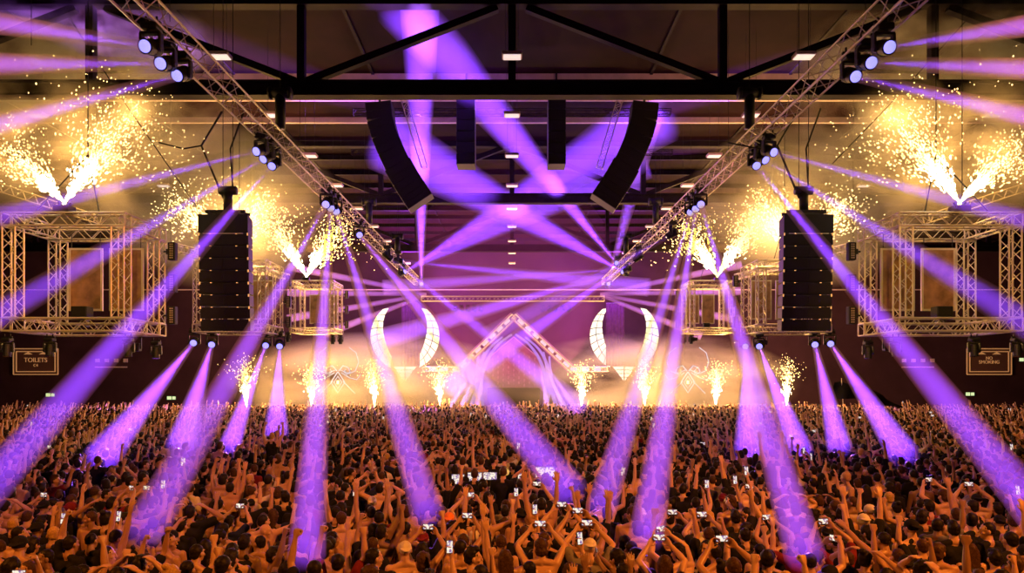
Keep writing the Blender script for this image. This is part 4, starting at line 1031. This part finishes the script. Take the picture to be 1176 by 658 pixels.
WFAR = [40, 26, 5, 4, 2, 3, 5, 4, 4, 5, 3, 3, 12, 2, 1, 1]
FARPHONES = []
y = FAR0 + .15; nfar = 0
while y < 58.0:
    half = 588 * y / F + 3.2; st = .60 + (y - 13) * .0022
    n = int(2 * half / st); L = 0 if y < 21 else 1 if y < 34 else 2
    for i in range(n):
        x = -half + (i + .5) * 2 * half / n + rng.uniform(-.2, .2); yy = y + rng.uniform(-.22, .22)
        if abs(x + .15) < 1.75 and 16.35 < yy < 18.1: continue
        if abs(x + 6.7) < .3 and abs(yy - 19.6) < .3: continue
        if abs(x - 5.8) < .3 and abs(yy - 15.6) < .3: continue
        pi = rng.choices(range(16), WFAR)[0]; p = POSES[pi]
        s = rng.gauss(1.0, .045) * (.95 if p['fem'] else 1)
        a = rng.gauss(0, .3) + (math.atan2(x, 62 - yy) * .5)
        if rng.random() < .05: a += rng.choice((1.3, -1.3, 3.0))
        ca, sa = math.cos(a) * s, math.sin(a) * s; fx = -1 if rng.random() < .5 and p['al'] != 'two' and p['ar'] != 'phone' else 1
        B_, S_, H_ = LODS[L][pi]
        sk = rng.choices((0, 1, 2), (5, 4, 1))[0]; hm = 3 + rng.choices((0, 1, 2), (9, 3, .4))[0]
        cm = 6 + rng.choices((0, 1, 2, 3, 4), (18, .6, .8, 1, 1.2))[0]; bare = not p['fem'] and rng.random() < .3
        hk = rng.choice(('long', 'pony', 'wavy', 'bun')) if p['fem'] else rng.choice(('short', 'fade', 'quiff', 'wavy', 'short'))
        R = np.array([[ca * fx, -sa, 0], [sa * fx, ca, 0], [0, 0, s]]); T = np.array([x, yy, 0])
        for (v, t, kind), mi in ((B_, sk), (H_[hk], hm)) + (() if bare else ((S_, cm),)):
            VS[L].append(v @ R.T + T); TS[L].append((t[:, ::fx]) + base[L]); MS[L].append(np.full(len(t), mi)); base[L] += len(v)
        nfar += 1
        if (p['al'] == 'two' or p['ar'] == 'phone') and len(FARPHONES) < 110 and rng.random() < (.4 if y < 20 else .13):
            q = np.array((p['hands'][1] if p['ar'] == 'phone' else (p['hands'][1] + p['hands'][-1]) / 2)) + np.array((0, -.02, .03))
            FARPHONES.append((V(R @ q + T), a, p['al'] == 'two', yy))
    y += .60 + (y - 13) * .002
print('FAR', nfar, base)
for L, nm in enumerate(('standing just behind the nearest rows', 'filling the middle of the hall', 'packed far off up to the stage')):
    pass
allV, allT, allM, off = [], [], [], 0
for L in range(3):
    allV += VS[L]; allT += [t + off for t in TS[L]]; allM += MS[L]; off += base[L]
me = np_mesh('crowd', np.concatenate(allV), np.concatenate(allT), CM, np.concatenate(allM), True)
o = bpy.data.objects.new('crowd', me); C.objects.link(o)
tag(o, 'dense festival crowd with raised arms filling the hall up to the stage', 'crowd', None, 'stuff')
for pos, a, ls, yy in FARPHONES:
    phone(pos, a, -.15, ls, 'tiny glowing phone held up in the crowd behind the nearest rows', 'phones held up further back in the crowd', 1.15)

# ------------------------------------------------------------------ mixing desk in the crowd, and a flag
DY = 17.2
t = empty('mixing_desk', (-.15, DY, 0), 'dark mixing desk with lit screens standing in the middle of the crowd', 'mixing desk')
mb = MB(); mb.box((0, 0, .5), (3.0, 1.0, 1.0), bevel=.02); mb.build('flight_case', M['black'], t)
mb = MB(); mb.box((0, -.05, 1.05), (2.8, .9, .1), Matrix.Rotation(.18, 3, 'X'), bevel=.02); mb.build('console', M['cab'], t)
mb = MB()
for i in range(24):
    for j in range(3): mb.box((-1.3 + i * .112, -.35 + j * .22, 1.12 + j * .04), (.02, .05, .03))
mb.build('fader', M['alu'], t)
for k, (x, w_, h_, z) in enumerate(((-1.2, .34, .26, 1.38), (-.78, .38, .28, 1.42), (-.40, .36, .20, 1.46), (.42, .26, .24, 1.42), (.98, .52, .40, 1.50))):
    s = MB().box((x, .25, z), (w_, .05, h_), bevel=.01).build('monitor', M['black'], t); MB().box((x, .25, 1.2), (.05, .04, z - 1.15)).build('stand', M['black'], s)
    MB().box((x, .222, z), (w_ * .92, .006, h_ * .9)).build('display', SCREEN, s)
mb = MB(); mb.tube([(-.0, .2, 1.1), (-.0, .2, 1.5)], .012, 6); mb.build('lamp_stem', M['black'], t)
bm = bmesh.new(); bmesh.ops.create_icosphere(bm, subdivisions=2, radius=.085); me = bpy.data.meshes.new('globe'); bm.to_mesh(me); bm.free(); me.materials.append(spark_mat('amber globe', (1, .55, .12), .9))
o = bpy.data.objects.new('globe', me); C.objects.link(o); o.parent = t; o.location = (0, .2, 1.56)
fd = 44.0; f0 = W(970, 470, fd)
t = empty('flag', (f0.x, fd, 0), 'dark flag waving on a pole above the right side of the crowd', 'flag')
fp = W(960, 436, fd)
mb = MB(); mb.tube([(0, 0, .9), (fp.x - f0.x + .35, 0, fp.z + .1)], .025, 6); mb.build('pole', M['alu'], t)
nx, nz_ = 24, 8; vs = []; top = [(958, 440), (966, 438), (978, 444), (992, 443), (1008, 452), (1024, 460), (1034, 467)]; bot = [(962, 458), (972, 458), (985, 458), (1000, 461), (1010, 466), (1022, 466), (1033, 469)]
def poly(P, f): f *= len(P) - 1; i = min(int(f), len(P) - 2); u = f - i; return (P[i][0] * (1 - u) + P[i + 1][0] * u, P[i][1] * (1 - u) + P[i + 1][1] * u)
for side in (0, .015):
    for i in range(nx + 1):
        a_, b_ = poly(top, i / nx), poly(bot, i / nx)
        for j in range(nz_ + 1):
            u = j / nz_; p = W(a_[0] * (1 - u) + b_[0] * u, a_[1] * (1 - u) + b_[1] * u, fd)
            vs.append((p.x - f0.x, .35 * math.sin(i * .7 + j * .35) + side, p.z))
fs = []; m_ = (nx + 1) * (nz_ + 1)
for i in range(nx):
    for j in range(nz_): k = i * (nz_ + 1) + j; fs.append((k, k + nz_ + 1, k + nz_ + 2, k + 1)); fs.append((m_ + k, m_ + k + 1, m_ + k + nz_ + 2, m_ + k + nz_ + 1))
MB().add(vs, fs).build('cloth', CLOTH['black'], t, True)
